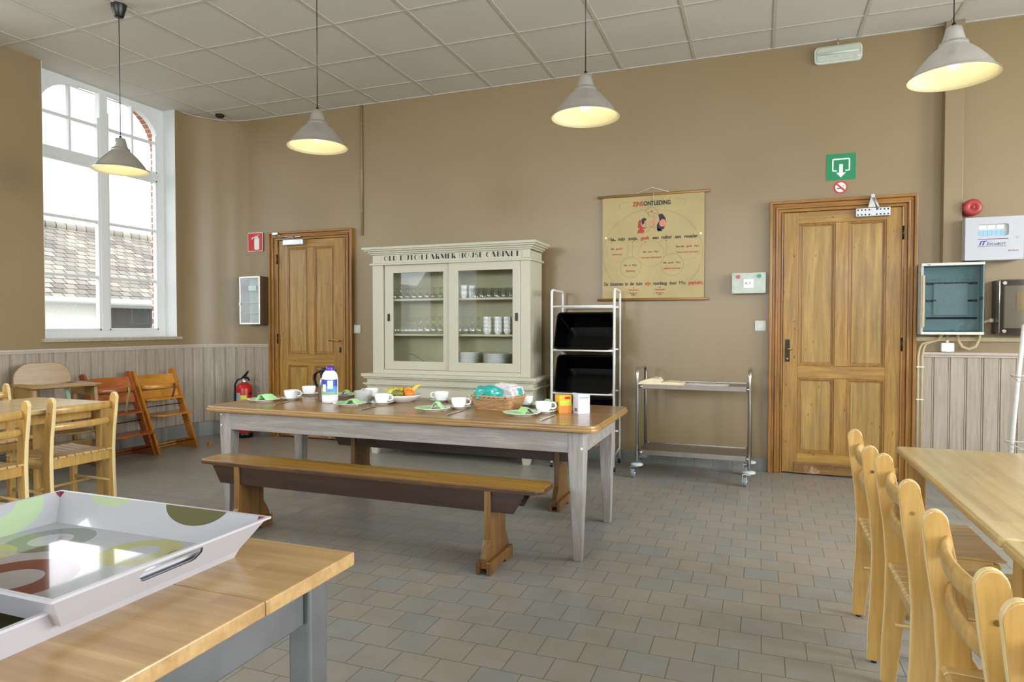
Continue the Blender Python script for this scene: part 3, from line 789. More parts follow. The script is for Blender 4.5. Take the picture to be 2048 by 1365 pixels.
for x, y, r, lb, g in CH:
    grp = 'beech chairs round the right table' if g == 'R' else 'beech chairs round the left table'
    if not used:
        ch.location = (x, y, 0); ch.rotation_euler = (0, 0, r); ch['label'] = lb; ch['group'] = grp; used = True
    else: dup(ch, (x, y, 0), r, lb, grp)

# ---- beech tables
def btable(x0, x1, y0, y1, h, label, inset=.02):
    cx, cy = (x0+x1)/2, (y0+y1)/2
    t = thing('beech_table', (cx, cy, 0), 0, label, 'table', 'plain beech tables')
    X, Y = (x1-x0)/2, (y1-y0)/2
    MB().prism(rrect(-X, X, -Y, Y, .022, 4), h-.026, h).build('tabletop', 'beechtop', t, bevel=.009, bseg=4)
    for s_ in (-1, 1):
        MB().box(-X+.10, X-.10, s_*(Y-.10)-.01, s_*(Y-.10)+.01, h-.095, h-.026).build('apron', 'beechx', t, bevel=.002)
        MB().box(s_*(X-.10)-.01, s_*(X-.10)+.01, -Y+.10, Y-.10, h-.095, h-.026).build('apron', 'beech', t, bevel=.002)
        for q in (-1, 1):
            a, b = s_*(X-.044), q*(Y-inset+.008)
            MB().prism(rrect(min(a, a-s_*.056), max(a, a-s_*.056), min(b, b-q*.056), max(b, b-q*.056), .012, 3), 0, h-.026).build('leg', 'beech', t)
    return t
btable(.518, 1.30, 1.80, 3.045, .68, 'beech table beside the big door, far one of the pair at right')
btable(.518, 1.30, .56, 1.795, .68, 'beech table at the right edge, near one of the pair, its joint against the other')
btable(-4.60, -3.865, 1.75, 3.06, .68, 'beech table at the left edge in front of the wooden high chair')

# ---- foreground work table with the trays
T1 = thing('work_table', (-1.60, .50, 0), 0, 'butcher block work table with grey metal frame in the left foreground', 'table')
CT = .72
mb = MB(); mb.box(-1.1, .856, .352, .600, CT-.026, CT); mb.build('tabletop_board', 'counter', T1, bevel=.0025)
mb = MB(); mb.box(-1.1, .8545, -.62, .3515, CT-.026, CT); mb.build('tabletop_board', 'counter', T1, bevel=.0025)
for q in ((-1.02, .77, .525, .555), (-1.02, .77, -.58, -.55), (.776, .808, -.53, .507), (-1.06, -1.02, -.53, .507)):
    MB().box(*q, CT-.115, CT-.027).build('frame_rail', 'greymetal', T1, bevel=.004)
for x in (-1.07, .770):
    for y in (-.585, .507):
        MB().prism(rrect(x, x+.05, y, y+.055, .006, 3), 0, CT-.027).build('leg', 'greymetal', T1)

# trays
x = N('tray_print'); v = x.coord()
def circ(cx, cy, r0, r1, ax=1, ay=1):
    sc_ = x.n('ShaderNodeVectorMath', operation='MULTIPLY'); x.l(v, sc_.inputs[0]); sc_.inputs[1].default_value = (1/ax, 1/ay, 0)
    d = x.n('ShaderNodeVectorMath', operation='DISTANCE'); x.l(sc_.outputs[0], d.inputs[0]); d.inputs[1].default_value = (cx/ax, cy/ay, 0)
    a = x.n('ShaderNodeMath', operation='LESS_THAN'); x.l(d.outputs[1], a.inputs[0]); a.inputs[1].default_value = r1
    b = x.n('ShaderNodeMath', operation='GREATER_THAN'); x.l(d.outputs[1], b.inputs[0]); b.inputs[1].default_value = r0
    m = x.n('ShaderNodeMath', operation='MULTIPLY'); x.l(a.outputs[0], m.inputs[0]); x.l(b.outputs[0], m.inputs[1]); return m.outputs[0]
mpz = x.n('ShaderNodeVectorMath', operation='MULTIPLY'); x.l(v, mpz.inputs[0]); mpz.inputs[1].default_value = (1, 1, 0); v = mpz.outputs[0]
col = lin((152, 152, 156))
for cx, cy, r0, r1, c, ax_, ay_ in [
        (-.135, .080, .038, .076, (90, 92, 82), 1, 1), (.090, .090, .034, .072, (152, 144, 40), 1, 1), (.006, -.085, .048, .098, (100, 24, 38), 1, 1),
        (-.175, -.035, .0, .066, (146, 138, 36), 1, 1), (.108, .210, .0, .082, (72, 70, 34), 1, .34), (-.125, .210, .0, .068, (150, 162, 128), 1, .28), (-.286, .060, .050, .105, (150, 168, 132), .42, 1),
        (.284, -.045, .0, .060, (150, 142, 36), .4, 1), (.16, -.215, .0, .08, (150, 162, 128), 1, .4), (-.284, .206, 0, .016, (110, 28, 44), 1, 1), (.286, .207, 0, .022, (110, 28, 44), 1, 1), (-.10, -.215, .0, .07, (150, 142, 36), 1, .4)]:
    col = x.mix(circ(cx, cy, r0, r1, ax_, ay_), col, c)
x.col(col); x.set(Roughness=.08, Coat_Weight=.8, Coat_Roughness=.02); M['tray_in'] = x.m
M['tray_out'] = plain('tray_white_melamine', (176, 173, 178), .25, noise=.01)
def tray(x, y, z, X, Y, label, h=.058, ins=.038, print_='tray_in'):
    t = thing('serving_tray', (x, y, z), 0, label, 'tray', 'patterned melamine trays stacked on the work table')
    def shell(off, name, mat, floor):
        """sloping walls with an open hand slot in the two short ends; off pushes the skin inwards"""
        mb = MB()
        B = [(-X+ins+off, -Y+ins+off, floor), (X-ins-off, -Y+ins+off, floor), (X-ins-off, Y-ins-off, floor), (-X+ins+off, Y-ins-off, floor)]
        Tt = [(-X+off, -Y+off, h), (X-off, -Y+off, h), (X-off, Y-off, h), (-X+off, Y-off, h)]
        mb.add(B, [(0, 1, 2, 3)])
        for i in (0, 2): mb.add([B[i], B[(i+1) % 4], Tt[(i+1) % 4], Tt[i]], [(0, 1, 2, 3)])
        for i in (1, 3):
            b0, b1, t0, t1 = Vector(B[i]), Vector(B[(i+1) % 4]), Vector(Tt[i]), Vector(Tt[(i+1) % 4])
            def P(u_, s_):
                a_ = b0+(b1-b0)*u_; c_ = t0+(t1-t0)*u_; return a_+(c_-a_)*s_
            ww = .066/(2*Y)
            us = [0, .5-ww]+[.5-ww+2*ww*k/20 for k in range(1, 20)]+[.5+ww, 1]
            def hh(u_):
                q = abs(u_-.5)/ww
                return 0 if q >= 1 else (.21 if q < .78 else .21*math.sqrt(max(0, 1-((q-.78)/.22)**2)))
            for ua, ub in zip(us[:-1], us[1:]):
                ha, hb = hh(ua), hh(ub); c0 = .60
                mb.add([P(ua, 0), P(ub, 0), P(ub, c0-hb), P(ua, c0-ha), P(ua, c0+ha), P(ub, c0+hb), P(ub, 1), P(ua, 1)], [(0, 1, 2, 3), (4, 5, 6, 7)])
        return mb.build(name, mat, t, fix=False)
    shell(.0035, 'printed_lining', print_, .0035)
    shell(0, 'shell', 'tray_out', 0)
    def ringz(a, z): return [(-X+a, -Y+a, z), (X-a, -Y+a, z), (X-a, Y-a, z), (-X+a, Y-a, z)]
    li = ringz(.0035, h); lo = ringz(-.004, h); lt = ringz(-.004, h-.004); li2 = ringz(.0, h-.004)
    mb = MB(); mb.add(li+lo+lt+li2, [f for i in range(4) for f in ((i, (i+1) % 4, 4+(i+1) % 4, 4+i), (4+i, 4+(i+1) % 4, 8+(i+1) % 4, 8+i), (8+i, 8+(i+1) % 4, 12+(i+1) % 4, 12+i))])
    mb.build('rim', 'tray_out', t)
    return t
tray(-1.215, .718, CT, .294, .296, 'lower of the two stacked patterned trays, reaching nearer to us', .050, .022, plain('olive_tray_print', (70, 68, 46), .12))
tray(-1.162, .805, CT+.0225, .284, .206, 'upper patterned tray with grey, green and plum rings, on top of the stack', .058)

# ---- wooden high chair by the left wall
hc = thing('high_chair', (-5.11, 3.54, 0), -.25, 'pale oak high chair with rounded back and tray, in front of the panelled wall', 'high chair')
pr = [(-.20, .66), (.20, .66)]+[(.07+.13*math.cos(a), .745+.13*math.sin(a)) for a in [PI/2*i/8 for i in range(9)]]+[(-.07-.13*math.sin(a), .745+.13*math.cos(a)) for a in [PI/2*i/8 for i in range(9)]]
mxb = Matrix.Translation((-.26, 0, 0)) @ Matrix.Rotation(-.10, 4, 'Y')
MB().prism(pr, -.012, .012, 'x', mtx=Matrix.Translation((-.17, 0, 0)) @ Matrix.Rotation(-.10, 4, 'Y')).build('backrest', 'oakhc', hc, bevel=.004)
tr = [(-.17, -.235), (.235, -.235), (.255, -.18), (.255, .18), (.235, .235), (-.17, .235), (-.17, .17), (-.02, .165), (.02, .12), (.02, -.12), (-.02, -.165), (-.17, -.17)]
MB().prism(tr, .700, .716).build('tray', 'oakhc', hc, bevel=.004)
for s_ in (-1, 1):
    MB().box(-.20, .17, s_*.20-.010, s_*.20+.010, .615, .700).build('arm_panel', 'oakhc', hc, bevel=.004)
    for x0, x1 in ((.17, .22), (-.20, -.24)):
        mb = MB(); mb.taper((x1-.022, x1+.022, s_*.225-.014, s_*.225+.014), (x0-.022, x0+.022, s_*.205-.014, s_*.205+.014), 0, .69)
        mb.build('leg', 'oakhc', hc, bevel=.004)
    MB().box(-.22, .21, s_*.222-.012, s_*.222+.012, .05, .085).build('runner', 'oakhc', hc, bevel=.003)
MB().prism([(-.17, -.20), (.12, -.20), (.14, -.17), (.14, .17), (.12, .20), (-.17, .20)], .47, .486).build('seat', 'oakhc', hc, bevel=.004)
MB().prism([(-.02, -.21), (.19, -.21), (.23, -.15), (.23, .15), (.19, .21), (-.02, .21)], .335, .351).build('footrest', 'oakhc', hc, bevel=.004)
MB().box(.135, .15, -.195, .195, .16, .28).build('front_panel', 'oakhc', hc, bevel=.003)
MB().tube([(.02, .06, .70), (.05, .07, .62), (.03, .08, .49)], .016, 8, flat=(1, .25)).build('strap', plain('mint_green_webbing', (150, 178, 140), .8), hc)

# ---- two adjustable L-shaped children's chairs (front towards +x)
def step_chair(x, y, rz, mat, matp, strap, label, seat_z, foot_z, rod_z):
    t = thing('stepped_child_chair', (x, y, 0), rz, label, 'child chair', "stepped children's chairs against the panelled wall")
    hw = .225
    lean = math.atan2(.30, .74)
    F = Vector((.0, 0, 0))                    # front foot of the upright
    def up(z): return -z*math.tan(lean)
    for s_ in (-1, 1):
        y0, y1 = sorted((s_*hw, s_*(hw-.020)))
        # upright with saw-tooth grooves on its inner/back edge
        w = .075
        back = []
        n = 15
        for i in range(n+1):
            z = .10+i*(.50/n)
            back.append((up(z)-w, z)); back.append((up(z+.020)-w-.013, z+.027))
        prof = [(0, 0), (up(.74), .74), (up(.755)-.018, .755), (up(.74)-w*.95, .735), (up(.64)-w, .64)]+back[::-1]+[(-w-.01, .06), (-w-.01, 0)]
        up_ = MB().prism(prof, y0, y1, 'y').build('upright', mat, t, bevel=.0025)
        mb = MB()
        for i in range(n-1):
            z = .115+i*(.50/n)
            mb.box(up(z)-w+.006, up(z)-.012, s_*(hw-.020)-.0035, s_*(hw-.020)+.0005 if s_ > 0 else s_*(hw-.020)+.0035, z, z+.015, mtx=None)
        mb.build('groove_rib', mat, up_)['kind'] = 'stuff'
        # floor runner
        pr2 = [(-.0, 0), (-.40, 0), (-.40, .035), (-.33, .045), (-.12, .085), (up(.10)-.0, .10)]
        MB().prism(pr2, y0+.002, y1-.002, 'y').build('floor_runner', mat, t, bevel=.003)
    # back boards, curved
    def curved(z0, z1, xo, nm, depth=.045):
        n = 12; vs = []; fs = []
        for k in range(n+1):
            yy = -hw+.020+(2*hw-.04)*k/n; b = depth*(1-((k-n/2)/(n/2))**2)
            for z in (z0, z1):
                for th in (0, .010): vs.append((up(z)+xo-b-th, yy, z+(.018*abs((k-n/2)/(n/2))**3 if z == z1 and z1 > .7 else 0)))
        for k in range(n):
            a = 4*k; fs += [(a, a+4, a+6, a+2), (a+1, a+3, a+7, a+5), (a+2, a+6, a+7, a+3), (a, a+1, a+5, a+4)]
        fs += [(0, 2, 3, 1), (4*n, 4*n+1, 4*n+3, 4*n+2)]
        return MB().add(vs, fs, False).build(nm, matp, t)
    curved(.60, .70, -.030, 'back_board'); curved(.475, .56, -.030, 'back_board')
    # front guard rail with strap
    n = 12; pts = []
    gz = .60
    pts = [(up(gz)+.002+.10*math.sin(PI*k/n)**.6, -hw+.022+(2*hw-.044)*k/n, gz) for k in range(n+1)]
    gr = MB().tube(pts, .020, 8, flat=(.35, 1)).build('guard_rail', matp, t)
    sp_ = [(up(gz)+.115, .06, gz+.022), (up(gz)+.118, .06, gz-.02), (up(gz)+.10, .055, gz-.09), (up(gz)+.085, .05, seat_z-.02)]
    MB().tube(sp_, .012, 8, flat=(1, .2)).build('strap', strap, gr)
    for z, fr, nm in ((seat_z, .085, 'seat'), (foot_z, .15, 'footplate')):
        b = up(z)-w+.01
        MB().prism([(b-.02, -hw+.018), (up(z)+fr-.05, -hw+.018), (up(z)+fr, -hw+.07), (up(z)+fr, hw-.07), (up(z)+fr-.05, hw-.018), (b-.02, hw-.018)], z-.008, z+.008).build(nm, matp, t, bevel=.003)
    MB().tube([(up(rod_z)-.04, -hw+.01, rod_z), (up(rod_z)-.04, hw-.01, rod_z)], .0045, 8).build('tie_rod', 'black', t)
    MB().tube([(-.045, -hw+.01, .075), (-.045, hw-.01, .075)], .0045, 8).build('tie_rod', 'black', t)
    MB().box(-.30, -.275, -hw+.02, hw-.02, .005, .045).build('cross_bar', matp, t, bevel=.003)
    return t
step_chair(-5.06, 4.66, 0, 'honey', 'honeyp', plain('brown_leather_strap', (108, 58, 30), .5), "honey coloured stepped child's chair nearest the round room corner", .485, .345, .415)
step_chair(-5.085, 4.20, 0, 'cherry', 'cherryp', plain('khaki_webbing', (160, 148, 100), .8), "cherry red stepped child's chair between the honey one and the high chair", .395, .215, .31)
for (x, y) in ((-5.02, 4.97),):
    o = MB().box(-.012, .012, -.018, .018, 0, .028).build('wooden_block', 'honey', bevel=.002); o.location = (x, y, 0); tag(o, 'tiny wooden block lying on the floor beside the honey child chair', 'block')
# ================================================================== cream glazed cabinet
cb_ = thing('display_cabinet', (-2.55, 5.20, 0), 0, 'cream painted glazed cabinet with sliding doors and lettered frieze, full of crockery', 'cabinet')
xl, xr = -.756, .757
D = .31
mb = MB()
mb.box(xl+.018, xl+.03, 0.021, D, .735, 1.80); mb.box(xr-.03, xr-.018, 0.021, D, .735, 1.80); mb.box(xl+.02, xr-.02, D-.012, D, .735, 1.80)
mb.box(xl+.02, xr-.02, .03, D-.012, 1.735, 1.80); mb.box(xl+.02, xr-.02, .03, D-.012, .735, .800)
mb.build('carcass', 'creamin', cb_)
mb = MB()
mb.box(xl-.002, -.652, -.006, .02, .735, 1.722); mb.box(.674, xr+.002, -.006, .02, .735, 1.722)     # corner posts
mb.box(xr-.018, xr+.002, .0202, D, .735, 1.80); mb.box(xl-.002, xl+.018, .0202, D, .735, 1.80)
mb.box(-.652, .674, -.004, .02, .735, .770)
mb.build('front_frame', 'cream', cb_, bevel=.003)
mb = MB(); mb.box(xl-.001, xr+.001, -.003, .02, 1.722, 1.812); mb.box(xl, -.668, -.007, -.003, 1.735, 1.805); mb.box(.69, xr, -.007, -.003, 1.735, 1.805); mb.build('frieze', 'cream', cb_, bevel=.002)
mb = MB()
for z0, z1, e in ((1.712, 1.730, .022), (1.728, 1.734, .012), (1.806, 1.822, .016), (1.820, 1.838, .034), (1.836, 1.852, .058), (1.850, 1.872, .074)):
    mb.box(xl-e, xr+e, -e-.004, D, z0, z1)
mb.build('cornice', 'cream', cb_, bevel=.005, bseg=3)
mb = MB()
for z0, z1, e in ((.706, .736, .078), (.690, .708, .062), (.636, .652, .066), (.624, .637, .050)):
    mb.box(xl-e, xr+e, -e-.012, D+.03, z0, z1)
mb.build('waist_moulding', 'cream', cb_, bevel=.006, bseg=3)
mb = MB(); mb.box(xl-.04, xr+.04, -.045, D+.02, .10, .70)
mb.build('base_body', 'cream', cb_, bevel=.003)
mb = MB()
mb.box(-.64, -.0, -.056, -.045, .15, .605)
mb.build('base_door', 'cream', cb_, bevel=.003)
mb = MB(); mb.box(.012, .66, -.066, -.045, .15, .605)
mb.build('base_door', 'cream', cb_, bevel=.003)
for x in (xl-.02, xr-.07):
    for y in (-.03, D-.06):
        MB().taper((x+.012, x+.068, y+.01, y+.06), (x, x+.09, y, y+.07), 0, .10).build('foot', 'cream', cb_, bevel=.003)
for z in (1.392, 1.075): MB().box(xl+.02, xr-.02, .045, D-.012, z, z+.018).build('shelf', 'cream', cb_, bevel=.002)
def sdoor(x0, x1, gx0, gx1, y, hx):
    o = [(x0, .772), (x1, .772), (x1, 1.716), (x0, 1.716)]; i = [(gx0, .848), (gx1, .848), (gx1, 1.642), (gx0, 1.642)]
    mb = ring_prism(MB(), o, i, y, y+.018, 'y'); 
    d = mb.build('sliding_door', 'cream', cb_, bevel=.0025)
    MB().box(gx0-.004, gx1+.004, y+.008, y+.011, .844, 1.646).build('glass_pane', 'cabglass', d)
    h = ring_prism(MB(), rrect(hx-.0125, hx+.0125, 1.207, 1.275, .006, 3), rrect(hx-.008, hx+.008, 1.212, 1.270, .004, 3), y-.003, y+.001, 'y'); h.box(hx-.008, hx+.008, y-.001, y-.0004, 1.212, 1.270)
    h.build('flush_pull', 'black', d)
sdoor(-.645, .016, -.558, -.052, .012, -.600)
sdoor(.012, .672, .098, .603, -.006, .640)
# Broadway style lettering
def ell(cx, cy, rx, ry, a0, a1, n=20): return [(cx+rx*math.cos(a0+(a1-a0)*i/n), cy+ry*math.sin(a0+(a1-a0)*i/n)) for i in range(n+1)]
def quad(a, b, t): # slanted stroke from a (bottom) to b (top) with horizontal thickness t
    return [(a[0], a[1]), (a[0]+t, a[1]), (b[0]+t, b[1]), (b[0], b[1])]
def rc(x0, x1, y0, y1): return [(x0, y0), (x1, y0), (x1, y1), (x0, y1)]
K, k_ = .26, .035
def bandp(o, i):
    return [[o[j], o[j+1], i[j+1], i[j]] for j in range(len(o)-1)]
GL = {
 'O': (.82, bandp(ell(.41, .5, .41, .5, 0, 2*PI, 28), ell(.47, .5, .30, .465, 0, 2*PI, 28))),
 'C': (.66, bandp(ell(.41, .5, .41, .5, .9, 5.38, 24), ell(.47, .5, .26, .465, .9, 5.38, 24))),
 'D': (.78, [rc(0, K, 0, 1)]+bandp(ell(.26, .5, .52, .5, -PI/2, PI/2, 16), ell(.26, .5, .485, .465, -PI/2, PI/2, 16))),
 'L': (.58, [rc(0, K, 0, 1), rc(K, .58, 0, k_)]),
 'U': (.74, [rc(0, k_, .3, 1), rc(.48, .74, .3, 1)]+bandp(ell(.37, .3, .37, .3, PI, 2*PI, 16), ell(.26, .3, .225, .265, PI, 2*PI, 16))),
 'T': (.64, [rc(.19, .45, 0, 1), rc(0, .64, .965, 1)]),
 'H': (.76, [rc(0, k_, 0, 1), rc(.5, .76, 0, 1), rc(0, .5, .5, .535)]),
 'F': (.58, [rc(0, K, 0, 1), rc(K, .58, .965, 1), rc(K, .5, .48, .515)]),
 'E': (.58, [rc(0, K, 0, 1), rc(K, .58, .965, 1), rc(K, .5, .48, .515), rc(K, .58, 0, k_)]),
 'I': (.26, [rc(0, K, 0, 1)]),
 'A': (.88, [quad((0, 0), (.33, 1), k_), quad((.58, 0), (.25, 1), .30)]),
 'R': (.74, [rc(0, K, 0, 1), quad((.44, 0), (.26, .5), .30)]+bandp(ell(.26, .74, .40, .26, -PI/2, PI/2, 12), ell(.26, .74, .365, .225, -PI/2, PI/2, 12))),
 'B': (.74, [rc(0, K, 0, 1)]+bandp(ell(.26, .76, .36, .24, -PI/2, PI/2, 12), ell(.26, .76, .325, .205, -PI/2, PI/2, 12))+bandp(ell(.26, .27, .44, .27, -PI/2, PI/2, 12), ell(.26, .27, .36, .235, -PI/2, PI/2, 12))),
 'M': (1.08, [rc(0, k_, 0, 1), quad((.36, .1), (.0, 1), .28), quad((.46, .1), (.80, 1), k_), rc(.82, 1.08, 0, 1)]),
 'N': (.82, [rc(0, k_, 0, 1), quad((.50, 0), (0, 1), .30), rc(.785, .82, 0, 1)]),
 'S': (.56, bandp(ell(.28, .74, .28, .26, .5, 3*PI/2, 14), ell(.29, .74, .16, .225, .5, 3*PI/2, 14))+bandp(ell(.28, .26, .28, .26, PI/2, -PI+.5, 14), ell(.27, .26, .16, .225, PI/2, -PI+.5, 14))+[quad((.10, .47), (.02, .60), .34)]),
}
def lettering(txt, x0, x1, z, h):
    tot = sum(.42 if c == ' ' else GL[c][0]+.20 for c in txt)
    kx = (x1-x0)/tot; x = x0; mb = MB()
    for c in txt:
        if c == ' ': x += .42*kx; continue
        w, polys = GL[c]
        for p in polys:
            n = len(p); mb.add([(x+u*kx, -.0045, z+v*h) for u, v in p], [tuple(range(n))])
        x += (w+.20)*kx
    return mb
lettering('OLD DUTCH FARMER HOUSE CABINET', -.637, .672, 1.752, .044).build('frieze_lettering', 'print_black', cb_, fix=False)

# ---- crockery inside
CX, CY = -2.55, 5.20
G = 'glassware'
M['gl'] = glass('thin_drinking_glass', (.975, .985, .98, 1), alpha=.3, rough=.05, gain=1.0)
def goblet(h, r, rb):
    """upturned stemmed glass: rim on the shelf, foot in the air"""
    return MB().lathe([(r*.86, 0), (r, h*.16), (r*.96, h*.30), (r*.72, h*.42), (.010, h*.50), (.0045, h*.56), (.0045, h*.90), (.010, h*.95), (rb, h*.985), (rb, h)], 16)
def glassobj(mb, name, cat, label, x, y, z, group):
    o = mb.build(name, 'gl', fix=False); o.location = (x, y, z); return tag(o, label, cat, group)
S1, S2, S0 = 1.410, 1.093, .800
proto = None
def gobs(n, x0, x1, y, z, h, r, rb, desc, group):
    first = None
    for i in range(n):
        x = x0+(x1-x0)*i/(n-1)
        lb = desc % (ORD[i]+' from the left')
        if first is None: first = glassobj(goblet(h, r, rb), 'wine_glass', 'glass', lb, x, y, z, group)
        else:
            c = first.copy(); COL.objects.link(c); c.location = (x, y, z); c['label'] = lb
for row, (y, rn) in enumerate(((5.28, 'front row'), (5.37, 'middle row'), (5.45, 'back row'))):
    gobs(9, -3.20+.02*row, -2.66+.02*row, y, S1, .102, .030, .028, 'short upturned stemmed glass on the top cabinet shelf, '+rn+', %s', 'upturned glasses on the top shelf at left')
for row, (y, rn) in enumerate(((5.28, 'front row'), (5.36, 'back row'))):
    gobs(8, -3.21+.015*row, -2.93+.015*row, y, S2, .142, .0165, .024, 'slim upturned flute on the middle cabinet shelf, '+rn+', %s', 'upturned flutes on the middle shelf')
for row, (y, rn) in enumerate(((5.28, 'front row'), (5.38, 'back row'))):
    gobs(10, -2.86+.02*row, -2.29+.02*row, y, S2, .158, .030, .030, 'tall upturned wine glass on the middle cabinet shelf, '+rn+', %s', 'upturned wine glasses on the middle shelf')
for row, (y, rn) in enumerate(((5.28, 'front row'), (5.36, 'back row'))):
    for i in range(7):
        mb = MB().lathe([(.024, .0), (.033, .086), (.0315, .086), (.023, .004), (0, .004)], 16)
        o = mb.build('tumbler', 'gl', fix=False) if i == 0 and row == 0 else tumb.copy()
        if i == 0 and row == 0: tumb = o
        else: COL.objects.link(o)
        o.location = (-2.335+i*.069-.01*row, y, S1); tag(o, 'clear tumbler on the top cabinet shelf, '+rn+', '+ORD[i]+' from the mugs', 'glass', 'tumblers on the top shelf at right')
def cupshape(r, h, handle=True, name='cup', lip=1.0):
    mb = MB().lathe([(0, .0015), (r*.52, .0015), (r*.53, 0), (r*.60, 0), (r*.62, .004), (r*.78, h*.22), (r*.93, h*.50), (r, h*.98), (r*.985, h), (r*.955, h*.98), (r*.88, h*.5), (r*.72, h*.22), (r*.5, .006), (0, .006)], 24)
    return mb
def handle_mb(r, h, k=1.0):
    pts = [(r*.93, 0, h*.86), (r*1.12, 0, h*.92), (r*1.38, 0, h*.86), (r*1.50, 0, h*.66), (r*1.42, 0, h*.46), (r*1.18, 0, h*.34), (r*.86, 0, h*.36)]
    return MB().tube(pts, .0042*k, 8, flat=(.8, 1.2))
def mkcup(r, h, nm, band=False):
    mb = cupshape(r, h)
    if band: mb.lathe([(r*.925, h*.46), (r*.945, h*.48), (r*.945, h*.50), (r*.935, h*.52)], 24)
    o = mb.build(nm, 'china', fix=False)
    handle_mb(r, h).build('handle', 'china', o)
    return o
def place(o, x, y, z, rz, lb, cat, grp, first=False):
    c = o if first else copy_tree(o)
    c.location = (x, y, z); c.rotation_euler = (0, 0, rz); return tag(c, lb, cat, grp)
# mugs two high on the top shelf
mug = mkcup(.033, .062, 'mug'); f = True
for i, (x, y) in enumerate(((-2.435, 5.275), (-2.455, 5.35), (-2.385, 5.34), (-2.40, 5.28))[:3]):
    for k in range(2):
        place(mug, x+(.0 if i < 2 else .0), y, S1+k*.050, -1.0, 'white mug on the top cabinet shelf, %s of the %s stack' % (('lower', 'upper')[k], ('front', 'rear left', 'rear right')[i]), 'mug', 'stacked mugs on the top shelf', f); f = False
scup = mkcup(.038, .050, 'cup'); f = True
for i, (x, y) in enumerate(((-2.215, 5.29), (-2.165, 5.385), (-2.115, 5.30), (-2.030, 5.30))):
    for k in range(4):
        place(scup, x, y, S2+k*.034, -.9, 'white cup on the middle cabinet shelf, %s in the %s stack' % (('lowest', 'second lowest', 'second highest', 'topmost')[k], ('leftmost front', 'hidden rear', 'middle', 'rightmost')[i]), 'cup', 'stacked cups on the middle shelf', f); f = False
pl_ = None
for i, (x, n, r) in enumerate(((-2.43, 14, .115), (-2.15, 13, .118))):
    for k in range(n):
        if pl_ is None:
            pl_ = MB().lathe([(0, .002), (r*.58, .002), (r*.60, 0), (r*.64, .002), (r*.98, .0105), (r, .012), (r*.98, .0135), (r*.62, .0055), (0, .005)], 40).build('plate', 'china', fix=False); o = pl_
        else: o = pl_.copy(); COL.objects.link(o)
        o.location = (x, 5.335, S0+k*.0095)
        tag(o, 'white plate at the bottom of the cabinet, %s from the bottom of the %s stack' % (ORD[k], ('left', 'right')[i]), 'plate', 'plates stacked in the cabinet')
# bottom left: flat papers, a thin branch, small jars
M['greypaper'] = plain('grey_printed_card', (120, 116, 118), .5)
o = MB().box(-.16, .16, -.09, .09, 0, .012).build('flat_box', 'greypaper', bevel=.002); o.location = (-3.06, 5.33, S0); o.rotation_euler = (0, 0, .1); tag(o, 'flat grey card box lying at the bottom left of the cabinet', 'box')
o = MB().tube([(-.10, 0, .010), (-.03, .01, .045), (.02, 0, .075), (.07, 0, .080)][::-1], .0022, 6).build('brown_twig', 'benchleg'); o.location = (-2.93, 5.30, S0+.03); tag(o, 'thin reddish brown twig standing up at the bottom left of the cabinet', 'twig')
o.scale = (-1, 1, 1)
for i in range(6):
    o = MB().lathe([(.014, 0), (.017, .03), (.0155, .030), (.013, .004), (0, .003)], 12).build('glass_dish', 'gl', fix=False); o.location = (-2.83+i*.04, 5.29+.03*(i % 2), S0); tag(o, 'tiny glass tealight holder at the cabinet bottom, %s from the twig' % ORD[i], 'glass', 'tealight holders at the cabinet bottom')

# ================================================================== white rack with black bins
rk = thing('tube_rack', (-1.35, 5.39, 0), 0, 'white enamelled tube rack carrying tilted black bins beside the cabinet', 'rack')
r_ = .0105
for x in (-.255, .265):
    xo = -.27 if x < 0 else .235
    top = 1.462
    pts = [(x, -.185, .03), (x, -.185, top-.03)]
    for a in range(1, 6): pts.append((x+(.0)*a, -.185+.03*(1-math.cos(PI/2*a/5)), top-.03+.03*math.sin(PI/2*a/5)))
    pts += [(xo, .155, top)]
    for a in range(1, 6): pts.append((xo, .155+.03*math.sin(PI/2*a/5), top-.03+.03*math.cos(PI/2*a/5)))
    pts += [(xo, .185, .035)]
    MB().tube(pts, r_, 10).build('side_frame', 'rack', rk)
    mb = MB(); mb.cyl((x, -.185, 0), r_+.001, .035, 12); mb.cyl((xo, .185, 0), r_+.001, .035, 12)
    mb.build('foot_cap', 'black', rk)
    MB().tube([(x, -.185, .15), (x, -.185, .12), (xo, .185, .12), (xo, .185, .15)], .008, 8).build('side_rail', 'rack', rk)
for z in (1.325, .968, .615, .268):
    MB().tube([(-.255, -.185, z), (.265, -.185, z)], .0085, 8).build('cross_bar', 'rack', rk)
    MB().tube([(-.27, .185, z), (.235, .185, z)], .0085, 8).build('cross_bar', 'rack', rk)
